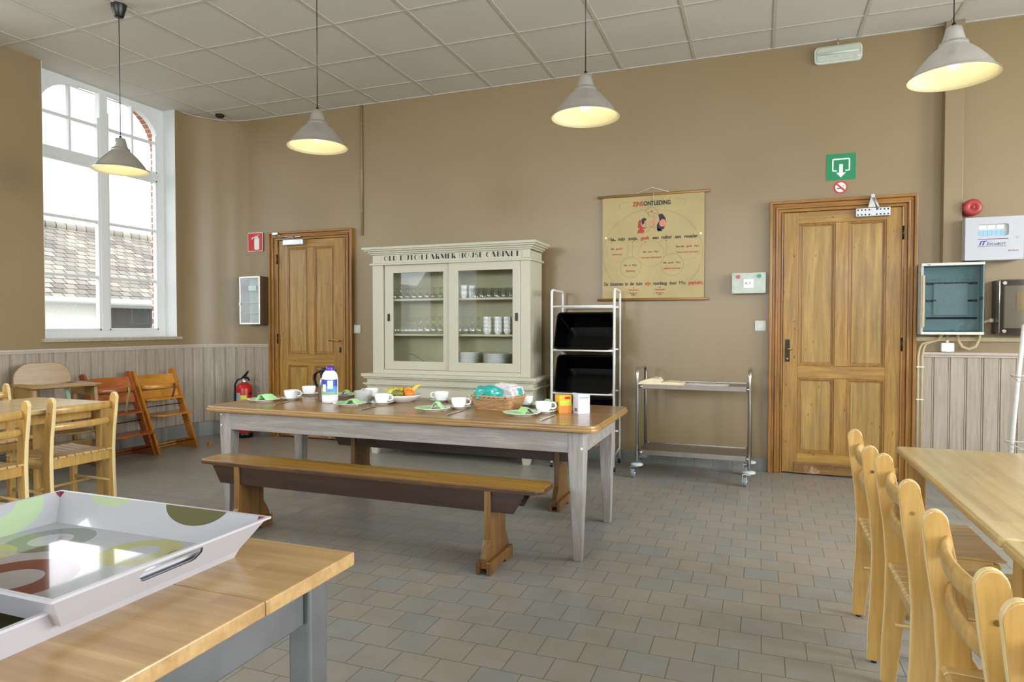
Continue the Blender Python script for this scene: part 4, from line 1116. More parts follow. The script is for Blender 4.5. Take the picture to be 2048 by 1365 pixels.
def binny(zb, label):
    t = thing('storage_bin', (-1.345, 5.195, zb), 0, label, 'bin', 'black bins in the white rack')
    # opening plane: bottom edge on the front bar, top edge further back; local w along the opening height
    th = math.radians(22)     # opening leans back from vertical
    up = Vector((0, math.sin(th), math.cos(th))); bk = Vector((0, math.cos(th), -math.sin(th)))
    mx = Matrix(((1, 0, 0, 0), (0, bk.y, up.y, 0), (0, bk.z, up.z, 0), (0, 0, 0, 1)))
    H_, Wd, Dp = .312, .235, .24
    def rr(y, wi, e): return [(px, y, pz) for px, pz in rrect(-wi+e, wi-e, e, H_-e, .03, 4)]
    o0 = rr(0, Wd, 0); o1 = rr(Dp, Wd, .028); i0 = rr(0, Wd, .004); i1 = rr(Dp-.004, Wd, .032)
    n = len(o0); vs = o0+o1+i0+i1; fs = []
    for i in range(n):
        j = (i+1) % n; fs += [(i, j, n+j, n+i), (2*n+i, 3*n+i, 3*n+j, 2*n+j), (i, 2*n+i, 2*n+j, j)]
    fs += [tuple(range(n, 2*n)), tuple(range(3*n, 4*n))[::-1]]
    MB().add(vs, fs, False, mx).build('tub', 'blackgloss', t, bevel=0)
    e = ring_prism(MB(), rrect(-Wd-.008, Wd+.008, -.008, H_+.008, .035, 4), rrect(-Wd+.003, Wd-.003, .003, H_-.003, .03, 4), -.003, .006, 'y')
    e.v = [tuple(mx @ Vector(p)) for p in e.v]; e.build('rim', 'blackgloss', t)
    return t
binny(.982, 'black bin tilted forward in the white rack, topmost one')
binny(.629, 'black bin tilted forward in the white rack, middle one')
binny(.282, 'black bin in the white rack, lowest one, mostly hidden by the laid table')

# ================================================================== steel trolley
tr_ = thing('service_trolley', (-.47, 5.255, 0), 0, 'two shelf stainless steel trolley on grey castors holding an open book', 'trolley')
HX, HY = .405, .195
for s_ in (-1, 1):
    x = s_*HX
    pts = [(x, -HY, .105), (x, -HY, .79)]
    for a in range(1, 7): pts.append((x, -HY+.05*(1-math.cos(PI/2*a/6)), .79+.05*math.sin(PI/2*a/6)))
    for a in range(0, 7): pts.append((x, HY-.05+.05*math.sin(PI/2*a/6), .79+.05*math.cos(PI/2*a/6)))
    pts += [(x, HY, .105)]
    MB().tube(pts, .0125, 12).build('tube_frame', 'steel', tr_)
    for y in (-HY, HY):
        c = MB().lathe([(0, .118), (.018, .118), (.042, .112), (.047, .104), (.042, .096), (.018, .092), (0, .092)], 20, (x, y, 0)).build('bumper_disc', plain('pale_grey_rubber', (198, 206, 208), .5) if 'bump' not in M else M['bump'], tr_)
        M['bump'] = c.data.materials[0]
        w = MB().cyl((x-.030-.013, y, .036), .036, .026, 24, 'x').build('castor_wheel', plain('grey_castor_rubber', (126, 136, 140), .5) if 'tyre' not in M else M['tyre'], c, bevel=.004)
        M['tyre'] = w.data.materials[0]
        MB().box(x-.046, x-.043, y-.014, y+.014, .028, .092).box(x-.017, x-.014, y-.014, y+.014, .028, .092).box(x-.046, x+.012, y-.018, y+.018, .086, .092).cyl((x-.049, y, .036), .010, .038, 12, 'x').build('castor_fork', 'steel', c)
for z in (.722, .215):
    o_ = rrect(-HX+.014, HX-.014, -HY+.0, HY-.0, .01, 2); i_ = rrect(-HX+.022, HX-.022, -HY+.008, HY-.008, .008, 2)
    mb = ring_prism(MB(), o_, i_, z-.034, z+.004, 'z'); mb.prism(rrect(-HX+.018, HX-.018, -HY+.004, HY-.004, .01, 2), z-.007, z-.003)
    mb.build('shelf', 'steelb', tr_, bevel=.0015)
for s_ in (-1, 1):
    for z in (.705, .2):
        for y in (-HY, HY): MB().cyl((s_*(HX-.020), y, z), .012, .02, 12, 'x').build('clamp', 'steel', tr_)
# open book and papers on the trolley
bk_ = thing('open_book', (-.700, 5.165, .7195), .02, 'thick open book with one curling page block on the trolley shelf', 'book')
M['paper'] = plain('yellowish_book_paper', (226, 214, 180), .7); M['paper2'] = plain('white_paper', (224, 220, 214), .7); M['cover'] = plain('tan_book_cover', (196, 172, 130), .6)
prof = [(-.17, .006), (-.16, .020), (-.12, .036), (-.06, .050), (-.02, .045), (-.002, .022), (0, .008), (-.002, .006)]
MB().prism(prof, -.11, .09, 'y').build('raised_page_block', 'paper', bk_)
MB().prism([(0, .006), (.0, .018), (.05, .026), (.15, .018), (.17, .006)], -.11, .09, 'y').build('page_block', 'paper', bk_)
MB().box(-.18, .18, -.115, .095, 0, .006).build('cover', 'cover', bk_, bevel=.002)
o = MB().box(-.15, .15, -.10, .10, 0, .004).box(-.10, .12, -.07, .08, .004, .006).build('paper_sheets', 'paper2'); o.location = (-.37, 5.175, .7195); o.rotation_euler = (0, 0, -.05); tag(o, 'loose white paper sheets beside the open book on the trolley', 'paper')

# ================================================================== things on the walls
def wallthing(name, x, z, label, cat, y=WY-.0005): return thing(name, (x, y, z), 0, label, cat)
# signs
t = wallthing('fire_extinguisher_sign', -5.043, 2.058, 'square red sign with a white fire extinguisher symbol on the wall', 'sign')
t.location.y = WY-.012
MB().prism(rrect(-.100, .100, -.100, .100, .016, 4), -.003, 0, 'y').build('sign_board', 'signwhite', t)
MB().prism(rrect(-.094, .094, -.094, .094, .012, 4), -.0036, -.003, 'y').build('red_field', 'signred', t)
mb = MB()
mb.prism(rrect(-.012, .052, -.082, .040, .012, 4), -.0044, -.0036, 'y').prism([(-.004, .038), (.044, .038), (.036, .056), (.004, .056)], -.0044, -.0036, 'y').prism([(.006, .054), (.034, .054), (.034, .072), (.006, .072)], -.0044, -.0036, 'y')
mb.prism([(.006, .060), (-.044, .046), (-.050, .030), (-.043, .028), (-.036, .038), (.006, .050)], -.0044, -.0036, 'y').prism([(.010, .070), (.048, .078), (.048, .070), (.014, .062)], -.0044, -.0036, 'y')
mb.build('extinguisher_symbol', 'signwhite', t)
t = wallthing('exit_sign', .572, 2.390, 'green sign with a white frame and downward arrow above the right door', 'sign')
MB().prism(rrect(-.101, .101, -.100, .100, .004, 2), -.003, 0, 'y').build('sign_board', 'signgreen', t)
mb = MB()
def capd(poly): mb.prism(poly, -.0036, -.003, 'y')
fo = [(-.030, -.035)]+[(-.052+.010*math.cos(q), -.025+.010*math.sin(q)) for q in (3*PI/2, 5*PI/4, PI)]+[(-.052+.010*math.cos(q), .054+.010*math.sin(q)) for q in (PI, 3*PI/4, PI/2)]+[(.052+.010*math.cos(q), .054+.010*math.sin(q)) for q in (PI/2, PI/4, 0)]+[(.052+.010*math.cos(q), -.025+.010*math.sin(q)) for q in (0, -PI/4, -PI/2)]+[(.030, -.035)]
fi = [(-.030, -.025)]+[(-.052, -.025)]*3+[(-.052, .053)]*3+[(.052, .053)]*3+[(.052, -.025)]*3+[(.030, -.025)]
mb.add([(a_[0], -.0036, a_[1]) for a_ in fo]+[(a_[0], -.0036, a_[1]) for a_ in fi], [(i, i+1, len(fo)+i+1, len(fo)+i) for i in range(len(fo)-1)])
capd([(-.013, -.045), (.013, -.045), (.013, .020), (-.013, .020)]); capd([(0, -.082), (.034, -.045), (-.034, -.045)])
mb.build('arrow_symbol', 'signwhite', t)
t = wallthing('no_smoking_sign', .572, 2.062+.0, 'small round no smoking sticker between the exit sign and the door', 'sign')
t.location = (.571, WY-.0005, 2.233)
MB().cyl((0, -.002, 0), .046, .002, 36, 'y').build('sticker', 'signwhite', t)
mb = ring_prism(MB(), ell(0, 0, .047, .047, 0, 2*PI, 36)[:-1], ell(0, 0, .038, .038, 0, 2*PI, 36)[:-1], -.0032, -.002, 'y')
c_ = math.cos(PI/4); mb.prism([(-.032, .024), (-.024, .032), (.032, -.024), (.024, -.032)][::-1], -.0036, -.002, 'y')
mb.build('red_ring', 'signred', t)
mb = MB(); mb.box(-.026, .012, -.0028, -.002, -.012, -.005); mb.box(.015, .018, -.0028, -.002, -.012, -.002); mb.tube([(.016, -.0025, 0), (.020, -.0025, .01), (.014, -.0025, .018)], .0012, 5); mb.build('cigarette_symbol', 'print_black', t)
# switches
def switch(x, z, label, y=WY):
    t = thing('light_switch', (x, y, z), 0, label, 'light switch')
    MB().prism(rrect(-.041, .041, -.041, .041, .006, 3), -.010, 0, 'y').build('frame', 'offwhite', t, bevel=.002)
    MB().prism(rrect(-.024, .024, -.030, .026, .003, 3), -.015, -.010, 'y').build('rocker', 'offwhite', t, bevel=.0015)
switch(-3.782, 1.133, 'off white light switch between the left door and the cream cabinet')
switch(.003, 1.168, 'off white light switch left of the right door')
# control box with two buttons
t = thing('control_box', (-.087, WY-.0005, 1.508), 0, 'pale grey electric box with a red and a green button', 'control box')
MB().prism(rrect(-.124, .124, -.080, .080, .008, 3), -.072, 0, 'y').build('housing', 'greybox', t, bevel=.003)
MB().prism(rrect(-.126, .126, -.082, .082, .008, 3), -.082, -.068, 'y').build('lid', 'greybox', t, bevel=.002)
MB().cyl((-.078, -.094, .052), .014, .012, 16, 'y').build('red_button', 'red', t, bevel=.002)
MB().cyl((.080, -.094, .054), .014, .012, 16, 'y').build('green_button', plain('green_button_plastic', (34, 150, 130), .35), t, bevel=.002)
MB().prism(rrect(-.040, .036, -.038, .030, .003, 2), -.0865, -.082, 'y').build('white_label', 'signwhite', t)
texts([('K.T', .030, (-.026, -.0872, -.012), {}), ], 'handwriting', 'greypaper', t)
for x in (-.114, .114):
    for z in (-.070, .070): MB().cyl((x, -.083, z), .003, .001, 8, 'y').build('lid_screw', 'black', t)
# emergency light
t = thing('emergency_light', (.540, WY-.0005, 3.245), 0, 'white emergency light fitting with clear cover under the ceiling', 'emergency light')
pr = rrect(-.165, .165, -.066, .066, .035, 6)
MB().prism(pr, -.030, 0, 'y').build('base', 'offwhite', t, bevel=.004)
MB().prism(rrect(-.152, .152, -.056, .056, .028, 6), -.062, -.030, 'y').build('cover', glass('prismatic_light_cover', (.90, .93, .90, 1), alpha=.4, rough=.25), t, bevel=.01)
MB().prism(rrect(-.150, .150, -.054, .054, .028, 6), -.033, -.030, 'y').build('reflector', 'offwhite', t)
MB().tube([(-.13, -.045, .004), (.135, -.045, .004)], .008, 10).build('tube_lamp', 'signwhite', t)
MB().cyl((.01, -.064, -.034), .0035, .004, 8, 'y').cyl((.018, -.064, -.032), .0035, .004, 8, 'y').build('indicator_led', 'signwhite', t)
MB().tube([(0, -.02, .066), (0, -.02, .112)], .004, 6).build('ceiling_cable', 'zinc', t)
# medicine cabinet (steel, glass door)
t = thing('medicine_cabinet', (-4.985, 5.575, 1.43), 0, 'small steel wall cabinet with pale glass door left of the left door', 'cabinet')
w, h_, d = .133, .250, .075
mb = MB(); mb.box(-w, w, .068, d, -h_, h_); mb.box(-w, -w+.004, -d, d, -h_, h_); mb.box(w-.004, w, -d, d, -h_, h_); mb.box(-w, w, -d, d, h_-.004, h_); mb.box(-w, w, -d, d, -h_, -h_+.004)
mb.build('casing', 'steelb', t)
ring_prism(MB(), [(-w, -h_), (w, -h_), (w, h_), (-w, h_)], [(-w+.016, -h_+.016), (w-.016, -h_+.016), (w-.016, h_-.016), (-w+.016, h_-.016)], -d-.012, -d, 'y').build('door_frame', 'steel', t, bevel=.002)
MB().box(-w+.014, w-.014, -d-.008, -d-.005, -h_+.014, h_-.014).build('glass_door', 'frost', t)
MB().box(-w+.005, w-.005, .060, .068, -h_+.005, h_-.005).build('back_panel', 'signwhite', t)
for z in (-.135, -.02, .10): MB().box(-w+.005, w-.005, -d+.01, .060, z, z+.005).build('inner_shelf', 'frost', t)
MB().box(-w+.002, -w+.014, -d-.022, -d-.012, -.055, -.02).build('latch', 'steel', t, bevel=.002)
o = MB().box(-.05, .05, -.03, .03, 0, .05).box(-.045, -.005, -.031, -.03, .01, .04).build('first_aid_box', 'signwhite', bevel=.002); o.location = (-4.985, 5.56, 1.536); tag(o, 'little white box on the top shelf of the steel wall cabinet', 'box')
# fire alarm control panel
t = thing('alarm_control_unit', (1.520, WY-.0005, 1.778), 0, 'white alarm control panel with display window and logo on the right wall', 'control panel')
MB().prism(rrect(-.170, .170, -.148, .148, .004, 2), -.150, 0, 'y').build('cabinet_body', 'panelwhite', t, bevel=.002)
wi = rrect(-.098, .084, .018, .100, .016, 4)
ou = rrect(-.172, .172, -.150, .150, .005, 4)
ring_prism(MB(), ou, wi, -.168, -.152, 'y').build('door', 'panelwhite', t, bevel=.001)
MB().box(-.098, .084, -.154, -.1515, .014, .102).build('window_recess', 'greybox', t)
mb = MB()
for i in range(3): mb.box(-.088+i*.052, -.044+i*.052, -.1556, -.154, .068, .094)
mb.build('label_strip', 'signwhite', t)
M['ledblue'] = plain('pale_blue_key_field', (150, 190, 224), .4)
for i in range(6): MB().box(-.088+i*.0262, -.066+i*.0262, -.1556, -.154, .022, .058).build('zone_key', 'ledblue', t)
MB().cyl((.137, -.170, .002), .008, .004, 16, 'y').build('lock', 'steel', t)
M['purple'] = plain('purple_print', (70, 40, 140), .5)
M['logoblue'] = plain('dark_blue_print', (36, 38, 92), .5)
mb = MB(); mb.box(-.098, .082, -.1688, -.168, -.006, -.002)
mb.build('logo_bar', 'purple', t)
texts([('IT', .044, (-.090, -.1690, -.046), dict(shear=.3, bold=.0012))], 'logo_initials', 'purple', t)
texts([('S', .030, (-.047, -.1690, -.046), dict(shear=.3)), ('ECURITY', .022, (-.028, -.1690, -.046), dict(shear=.3, fit=.100))], 'logo_name', 'logoblue', t)
texts([('BRANDBEVEILIGING  TOEGANGSCONTROLE', .006, (-.098, -.1690, -.056), dict(fit=.17))], 'small_print', 'greypaper', t)
texts([('BOSCH', .0145, (.084, -.1690, -.092), dict(fit=.056))], 'maker_name', plain('faded_red_print', (168, 92, 88), .5), t)
# siren
t = thing('alarm_siren', (1.408, WY-.0005, 2.012), 0, 'round red alarm siren above the white control panel', 'siren')
mxs = Matrix.Rotation(PI/2, 4, 'X')
MB().lathe([(0, 0), (.052, 0), (.052, .055), (.042, .058), (.042, .062), (.055, .066), (.0575, .075), (.0575, .100), (.052, .110), (.022, .114), (.020, .108), (.012, .108), (.010, .116), (0, .117)], 36, mtx=mxs).build('siren_body', 'sirenred', t)
mb = MB()
for i in range(36):
    a = 2*PI*i/36; mb.box(-.0015, .0015, -.108, -.070, .056, .0585, mtx=Matrix.Rotation(a, 4, 'Y'))
mb.build('ribbed_rim', 'sirenred', t)['kind'] = 'stuff'
mb = MB(); mb.tube([(.0, -.04, -.052), (-.01, -.06, -.075), (-.03, -.06, -.10)], .002, 6).tube([(.012, -.04, -.052), (.006, -.06, -.08), (.0, -.06, -.10)], .002, 6)
mb.build('siren_wire', plain('copper_coloured_wire', (196, 130, 80), .4), t)
# fuse box with smoked door
t = thing('fuse_box', (1.283, WY-.0005, 1.362), 0, 'fuse box with transparent blue smoked door and sheet of paper inside', 'fuse box')
mb = MB(); mb.box(-.196, .190, -.16, 0, .236, .256); mb.box(-.196, .190, -.16, 0, -.256, -.236); mb.box(-.196, -.180, -.15, 0, -.236, .236); mb.box(.180, .190, -.15, 0, -.236, .236); mb.box(-.18, .18, -.04, 0, -.236, .236)
mb.build('housing', 'offwhite', t, bevel=.002)
mb = MB(); mb.box(-.178, .178, -.085, -.075, -.23, .232)
mb.build('inner_cover', plain('grey_green_cover', (196, 204, 200), .5), t)
mb = MB()
for z in (.115, -.010, -.135): mb.box(-.150, .165, -.0875, -.085, z-.010, z+.004)
mb.build('breaker_slot', 'black', t)
for r2, z in enumerate((.115, -.010)):
    for i in range(9 if r2 == 0 else 9):
        if r2 == 1 and 1 < i < 8: continue
        MB().box(-.148+i*.035, -.122+i*.035, -.096, -.0875, z-.006, z+.006).build('breaker_toggle', 'greypaper', t)
        if r2 == 0: MB().box(-.138+i*.035, -.134+i*.035, -.0865, -.085, z+.020, z+.026).build('breaker_mark', 'signgreen', t)
o = MB().box(-.105, .105, -.002, 0, -.145, .085).build('paper_sheet', 'paper2'); o.location = (1.283, WY-.092, 1.39); tag(o, 'sheet of paper tucked behind the transparent door of the fuse box', 'paper')
mb = MB()
mb.prism(rrect(-.182, .190, -.238, .238, .006, 3), -.162, -.158, 'y')
mb.build('smoked_door', 'smoke', t)
MB().box(-.192, -.176, -.172, -.160, -.205, .170).build('hinge_strip', 'beige', t, bevel=.004)
MB().cyl((.168, -.170, .0), .013, .010, 16, 'y').build('knob', 'smoke', t)
texts([('hager', .010, (-.160, -.1606, .243), {})], 'maker_name', 'print_black', t)
texts([('3 x 32A/400V', .0095, (-.045, -.1626, -.228), {})], 'rating_label', 'print_black', t)
# meter box
t = thing('meter_box', (1.727, WY-.0005, 1.300), 0, 'meter box with smoked grey cover at the right edge of the view', 'meter box')
MB().prism(rrect(-.170, .175, -.190, .190, .006, 3), -.10, 0, 'y').build('housing', plain('dark_grey_housing', (70, 66, 60), .5), t, bevel=.003)
mb = MB(); mb.box(-.13, .15, -.128, -.10, -.15, .15)
mb.build('meter_body', plain('meter_grey', (140, 132, 120), .6), t, bevel=.004)
MB().box(-.06, .09, -.131, -.128, -.02, .10).build('meter_plate', plain('yellowed_label', (168, 142, 96), .6), t)
MB().prism(rrect(-.172, .178, -.192, .192, .010, 3), -.165, -.102, 'y').build('cover', 'smokegrey', t, bevel=.006)
for x in (-.140, .15):
    for z in (-.168, .166): MB().cyl((x, -.172, z), .012, .008, 14, 'y').build('cover_screw', 'steel', t)
# junction box and conduits
t = thing('junction_box', (1.283, WY-.0005, 1.012), 0, 'small white junction box under the fuse box', 'junction box')
MB().prism(rrect(-.040, .040, -.032, .032, .004, 2), -.045, 0, 'y').build('housing', 'signwhite', t, bevel=.002)
MB().cyl((0, -.022, .032), .012, .022, 12).build('cable_gland', 'signwhite', t)
MB().tube([(0, -.022, .05), (.0, -.022, .10)], .006, 8).build('cable', 'beige', t)
o = MB().tube([(1.34, WY-.05, 1.1055), (1.345, WY-.05, 1.06), (1.37, WY-.055, 1.015), (1.41, WY-.06, 1.0), (1.45, WY-.06, 1.02), (1.475, WY-.05, 1.08), (1.48, WY-.04, 1.15), (1.495, WY-.04, 1.19), (1.53, WY-.04, 1.205), (1.557, WY-.04, 1.207)], .011, 12).build('bent_conduit', 'beige'); tag(o, 'bent beige conduit looping from the fuse box to the meter box', 'pipe')
o = MB().cyl((1.535, WY-.04, 1.207), .015, .024, 12, 'x').build('conduit_fitting', 'offwhite'); tag(o, 'pale conduit fitting on the left side of the meter box', 'fitting')
for i, x in enumerate((1.096, 1.122)):
    pts = [(x, WY-.044, .02), (x, WY-.044, .945), (x+.008, WY-.046, 1.0), (x+.022, WY-.044, 1.035), (x+.05, WY-.040, 1.045), (1.22+.01*i, WY-.04, 1.065), (1.24+.01*i, WY-.04, 1.11)]
    o = MB().tube(pts, .0085, 10).build('wall_pipe', 'beige')
    tag(o, 'thin beige pipe up the panelled wall edge beside the right door, '+('nearer the door' if i == 0 else 'further from the door'), 'pipe', 'thin pipes beside the right door')
    for z in (.25, .62, .86): MB().box(x-.012, x+.012, WY-.055, WY-.030, z, z+.010).build('pipe_clip', 'offwhite', o)
o = MB().tube([(-3.716, WY-.012, CEIL-.004), (-3.716, WY-.012, 2.068)], .010, 10).build('wall_conduit', 'wall'); tag(o, 'painted conduit running down from the ceiling between the left door and the cabinet', 'pipe')
for z in (3.16, 2.70, 2.30): MB().box(-3.73, -3.702, WY-.024, WY, z, z+.012).build('pipe_clip', 'wall', o)
# small dark sensor where ceiling meets the rounded corner
o = MB().lathe([(0, 0), (.045, 0), (.04, -.02), (.02, -.03), (0, -.03)], 16).build('smoke_sensor', 'black'); o.location = (-5.27, 5.40, CEIL-.004); tag(o, 'small dark sensor on the ceiling at the rounded room corner', 'sensor')

# ================================================================== wall chart
pc = thing('wall_chart', (-.857, WY-.022, 1.832), 0, 'yellowed school wall chart on wooden rods hanging from a white cord', 'wall chart')
PW, PH = .424, .437
M['chart'] = plain('yellowed_chart_paper', (182, 162, 110), .5, noise=.09, scale=4)
n = 24; vs = []; fs = []
for k in range(n+1):
    xx = -PW+2*PW*k/n
    for z in (-PH, PH): vs.append((xx, .0025*math.sin(k*.9)*(.6 if z > 0 else 1), z))
for k in range(n): fs.append((2*k, 2*k+2, 2*k+3, 2*k+1))
sh = MB().box(-PW, PW, -.0008, .0006, -PH, PH).build('chart_sheet', 'chart', pc)
M['rod'] = wood('chart_rod_wood', (140, 100, 50), (172, 128, 70), 'x', .4)
for z, nm in ((PH+.006, 'top_rod'), (-PH-.004, 'bottom_rod')):
    MB().tube([(-PW-.042, -.002, z), (PW+.040, -.002, z)], .0115, 12, flat=(.8, 1)).build(nm, 'rod', pc)
M['cordw'] = plain('white_cord', (232, 230, 224), .7)
MB().tube([(-.135, -.008, PH+.017), (0, -.004, PH+.062), (.135, -.008, PH+.017)], .0022, 6).tube([(0.0, -.004, PH+.062), (.0, .02, PH+.070)], .002, 6).build('hanging_cord', 'cordw', pc)
MB().tube([(.010, -.013, PH+.016), (.012, -.006, PH-.03), (.008, -.006, PH-.10)], .0035, 6, flat=(1, .3)).build('loose_cord', 'cordw', pc)
def U(u, v): return (-PW+2*PW*u, PH-2*PH*v)
IB, IR = [], []
def put(lst, t, u, v, size, fit=None, **kw):
    x, z = U(u, v)
    if fit: kw['fit'] = fit*2*PW
    if 'M' in t: kw['bold'] = 0
    lst.append((t, size, (x, -.0016, z), kw))
put(IR, 'ZINS', .305, .098, .050, .105, bold=.0016); put(IB, 'ONTLEDING', .415, .098, .050, .265, bold=.0016)
v1 = .425
for t_, u0, w, red in (('M', .062, .024, 1), ('ia,', .088, .046, 0), ('mijn', .162, .068, 0), ('zusje,', .262, .095, 0), ('geeft', .388, .085, 1), ('een', .505, .058, 0), ('ruiker', .592, .102, 0), ('aan', .722, .058, 0), ('moeder.', .812, .135, 0)):
    put(IR if red else IB, t_, u0, v1, .040, w, bold=.0009)
v2 = .865
for t_, u0, w, red in (('De', .020, .040, 0), ('bloemen', .083, .130, 0), ('in', .235, .026, 0), ('de', .283, .038, 0), ('tuin', .343, .062, 0), ('zijn', .430, .058, 1), ('vandaag', .511, .137, 0), ('door', .672, .070, 0), ('Mia', .767, .060, 0), ('geplukt.', .852, .138, 1)):
    put(IR if red else IB, t_, u0, v2, .040, w, bold=.0009)
for (cu, cv, a, ar, b, bw) in ((.150, .525, (('Wie', 0), ('geeft?', 1)), 0, 'Onderwerp', .10), (.288, .690, (('Wie', 0), ('is', 1), ('Mia?', 0)), 0, 'Bijstelling', .09), (.490, .565, (('Wat', 0), ('doet', 1), ('Mia?', 0)), 0, 'Vervoegd werkwoord', .20), (.697, .675, (('Wat', 0), ('geeft', 1), ('Mia?', 0)), 0, 'Lijdend voorwerp', .165), (.845, .525, (('Aan wie', 0), ('geeft', 1), ('Mia?', 0)), 0, 'Meewerkend voorwerp', .205)):
    tot = sum(len(s) for s, _ in a)+len(a)-1; wch = .0125; u = cu-tot*wch/2
    for s, red in a: put(IR if red else IB, s, u, cv-.012, .021, len(s)*wch*.86, bold=.0003); u += (len(s)+1)*wch
    put(IR, b, cu-bw/2, cv+.042, .021, bw, bold=.0003)
for cu, a, b, c in ((.317, 'Welke bloemen?', 'Bijv. bep. van', 'plaats'), (.577, 'Wanneer geplukt?', 'Bijw. bep. van', 'tijd')):
    put(IR, a, cu-.048, .917, .0145, .096, bold=.0003); put(IB, b, cu-.036, .946, .012, .072, bold=.0002); put(IB, c, cu-.018, .962, .012, .036, bold=.0002)
# line work
lb_, lr_ = MB(), MB()
def stroke(mb, pts, w=.0011):
    for a, b in zip(pts[:-1], pts[1:]):
        A, B = Vector((a[0], a[1])), Vector((b[0], b[1])); d = B-A
        if d.length < 1e-6: continue
        nrm = Vector((-d.y, d.x)).normalized()*w/2; e = d.normalized()*w*.3
        q = [A-nrm-e, B-nrm+e, B+nrm+e, A+nrm-e]
        mb.add([(p.x, -.0013, p.y) for p in q], [(0, 1, 2, 3)])
def circ_pts(u, v, r, a0=0, a1=2*PI, n=48):
    x, z = U(u, v); return [(x+r*math.cos(a0+(a1-a0)*i/n), z+r*math.sin(a0+(a1-a0)*i/n)) for i in range(n+1)]
def dashed(mb, pts, k=2, w=.0011):
    for i in range(0, len(pts)-1, k): stroke(mb, pts[i:i+2], w)
arc_ = [(U(.495, .56)[0]+.415*math.cos(q), U(.495, .56)[1]+.372*math.sin(q)) for q in [-.69+(PI+1.38)*i/110 for i in range(111)]]
stroke(lb_, [p for p in arc_ if p[0] > .075]); stroke(lb_, [p for p in arc_ if p[0] < -.05])
dashed(lb_, circ_pts(.150, .525, .094, n=70)); dashed(lb_, circ_pts(.845, .525, .097, n=70))
stroke(lb_, circ_pts(.288, .690, .087)); stroke(lr_, circ_pts(.490, .565, .109)); stroke(lb_, circ_pts(.697, .675, .092))
for mb_, pts in ((lb_, [U(.265, .055), U(.20, .055), U(.175, .075), U(.170, .10), U(.19, .12)]), (lb_, [U(.71, .048), U(.79, .048), U(.82, .065), U(.82, .09), U(.80, .105)]),
                 (lr_, [U(.09, .452), U(.09, .435)]), (lr_, [U(.307, .60), U(.307, .435)]), (lr_, [U(.43, .463), U(.43, .437)]), (lb_, [U(.640, .58), U(.640, .435)]), (lr_, [U(.88, .435), U(.88, .420)]),
                 (lb_, [U(.318, .902), U(.318, .882)]), (lb_, [U(.578, .902), U(.578, .882)])):
    stroke(mb_, pts)
for cu in (.317, .577):
    stroke(lr_, [U(cu-.056, .97), U(cu-.056, .904), U(cu+.056, .904), U(cu+.056, .97)], .0008)
for u, v in ((.09, .435), (.307, .435), (.43, .437), (.640, .435), (.88, .42), (.318, .882), (.578, .882)):
    x, z = U(u, v); (lr_ if u not in (.64, .318, .578) else lb_).add([(x-.004, -.0013, z-.009), (x+.004, -.0013, z-.009), (x, -.0013, z+.002)], [(0, 1, 2)])
M['chartred'] = plain('chart_red_ink', (176, 58, 44), .6); M['chartblack'] = plain('chart_black_ink', (40, 40, 48), .6)
lb_.build('black_line_work', 'chartblack', sh, fix=False); lr_.build('red_line_work', 'chartred', sh, fix=False)
texts(IB, 'black_lettering', 'chartblack', sh); texts(IR, 'red_lettering', 'chartred', sh)
# picture of a woman receiving flowers from a girl (plain generic figures)
def shape(name, mat, polys, y=-.0012):
    mb = MB()
    for p in polys: mb.add([(U(u, v)[0], y, U(u, v)[1]) for u, v in p], [tuple(range(len(p)))])
    return mb.build(name, mat, sh, fix=False)
M['chartpink'] = plain('chart_pink_ink', (214, 138, 112), .6)
M['chartcream'] = plain('chart_pale_ink', (226, 212, 170), .6)
shape('figure_dark_areas', 'chartblack', [[(.56, .19), (.60, .185), (.628, .225), (.635, .27), (.615, .33), (.575, .345), (.548, .335), (.545, .29), (.572, .25)],
      [(.395, .23), (.415, .215), (.438, .222), (.445, .24), (.425, .245), (.42, .27), (.405, .285), (.393, .26)], [(.545, .322), (.59, .335), (.60, .352), (.553, .352)]])
shape('figure_red_areas', 'chartred', [[(.365, .325), (.395, .315), (.425, .335), (.418, .362), (.352, .362)], [(.372, .235), (.392, .232), (.388, .275), (.405, .305), (.435, .308), (.44, .322), (.378, .318), (.358, .31), (.360, .26)],
      [(.489, .150), (.498, .148), (.500, .162), (.491, .165)], [(.418, .258), (.427, .258), (.427, .268), (.418, .268)]])
shape('figure_pink_areas', 'chartpink', [[(.575, .255), (.60, .235), (.625, .245), (.635, .28), (.615, .31), (.58, .305), (.568, .28)], [(.463, .265), (.475, .245), (.498, .245), (.508, .262), (.495, .285), (.475, .29)], [(.535, .205), (.548, .205), (.530, .31), (.535, .355), (.524, .355), (.515, .30)]], -.0014)
fl = MB()
for pts in ([(.435, .155), (.445, .135), (.48, .118), (.52, .122), (.55, .15), (.56, .175), (.54, .185), (.51, .175), (.50, .165)], [(.435, .155), (.45, .165), (.46, .168), (.455, .185), (.468, .19), (.465, .202), (.48, .208), (.50, .20), (.52, .205)],
            [(.52, .205), (.515, .25), (.51, .30)], [(.438, .255), (.442, .275), (.43, .29), (.445, .31), (.48, .30), (.51, .305), (.56, .32), (.61, .335)], [(.44, .36), (.47, .335), (.49, .31), (.53, .325)], [(.455, .175), (.48, .16), (.51, .158)]):
    stroke(fl, [U(*p) for p in pts], .0018)
fl.build('figure_outlines', 'chartblack', sh, fix=False)
for (u, v) in ((.035, .395), (.965, .39)):
    x, z = U(u, v); MB().add([(x-.010, -.0018, z), (x-.004, -.0018, z-.010), (x+.009, -.0018, z-.006), (x+.010, -.0018, z+.006), (x-.002, -.0018, z+.011)], [(0, 1, 2, 3, 4)]).build('tape_patch', 'signwhite', sh, fix=False)

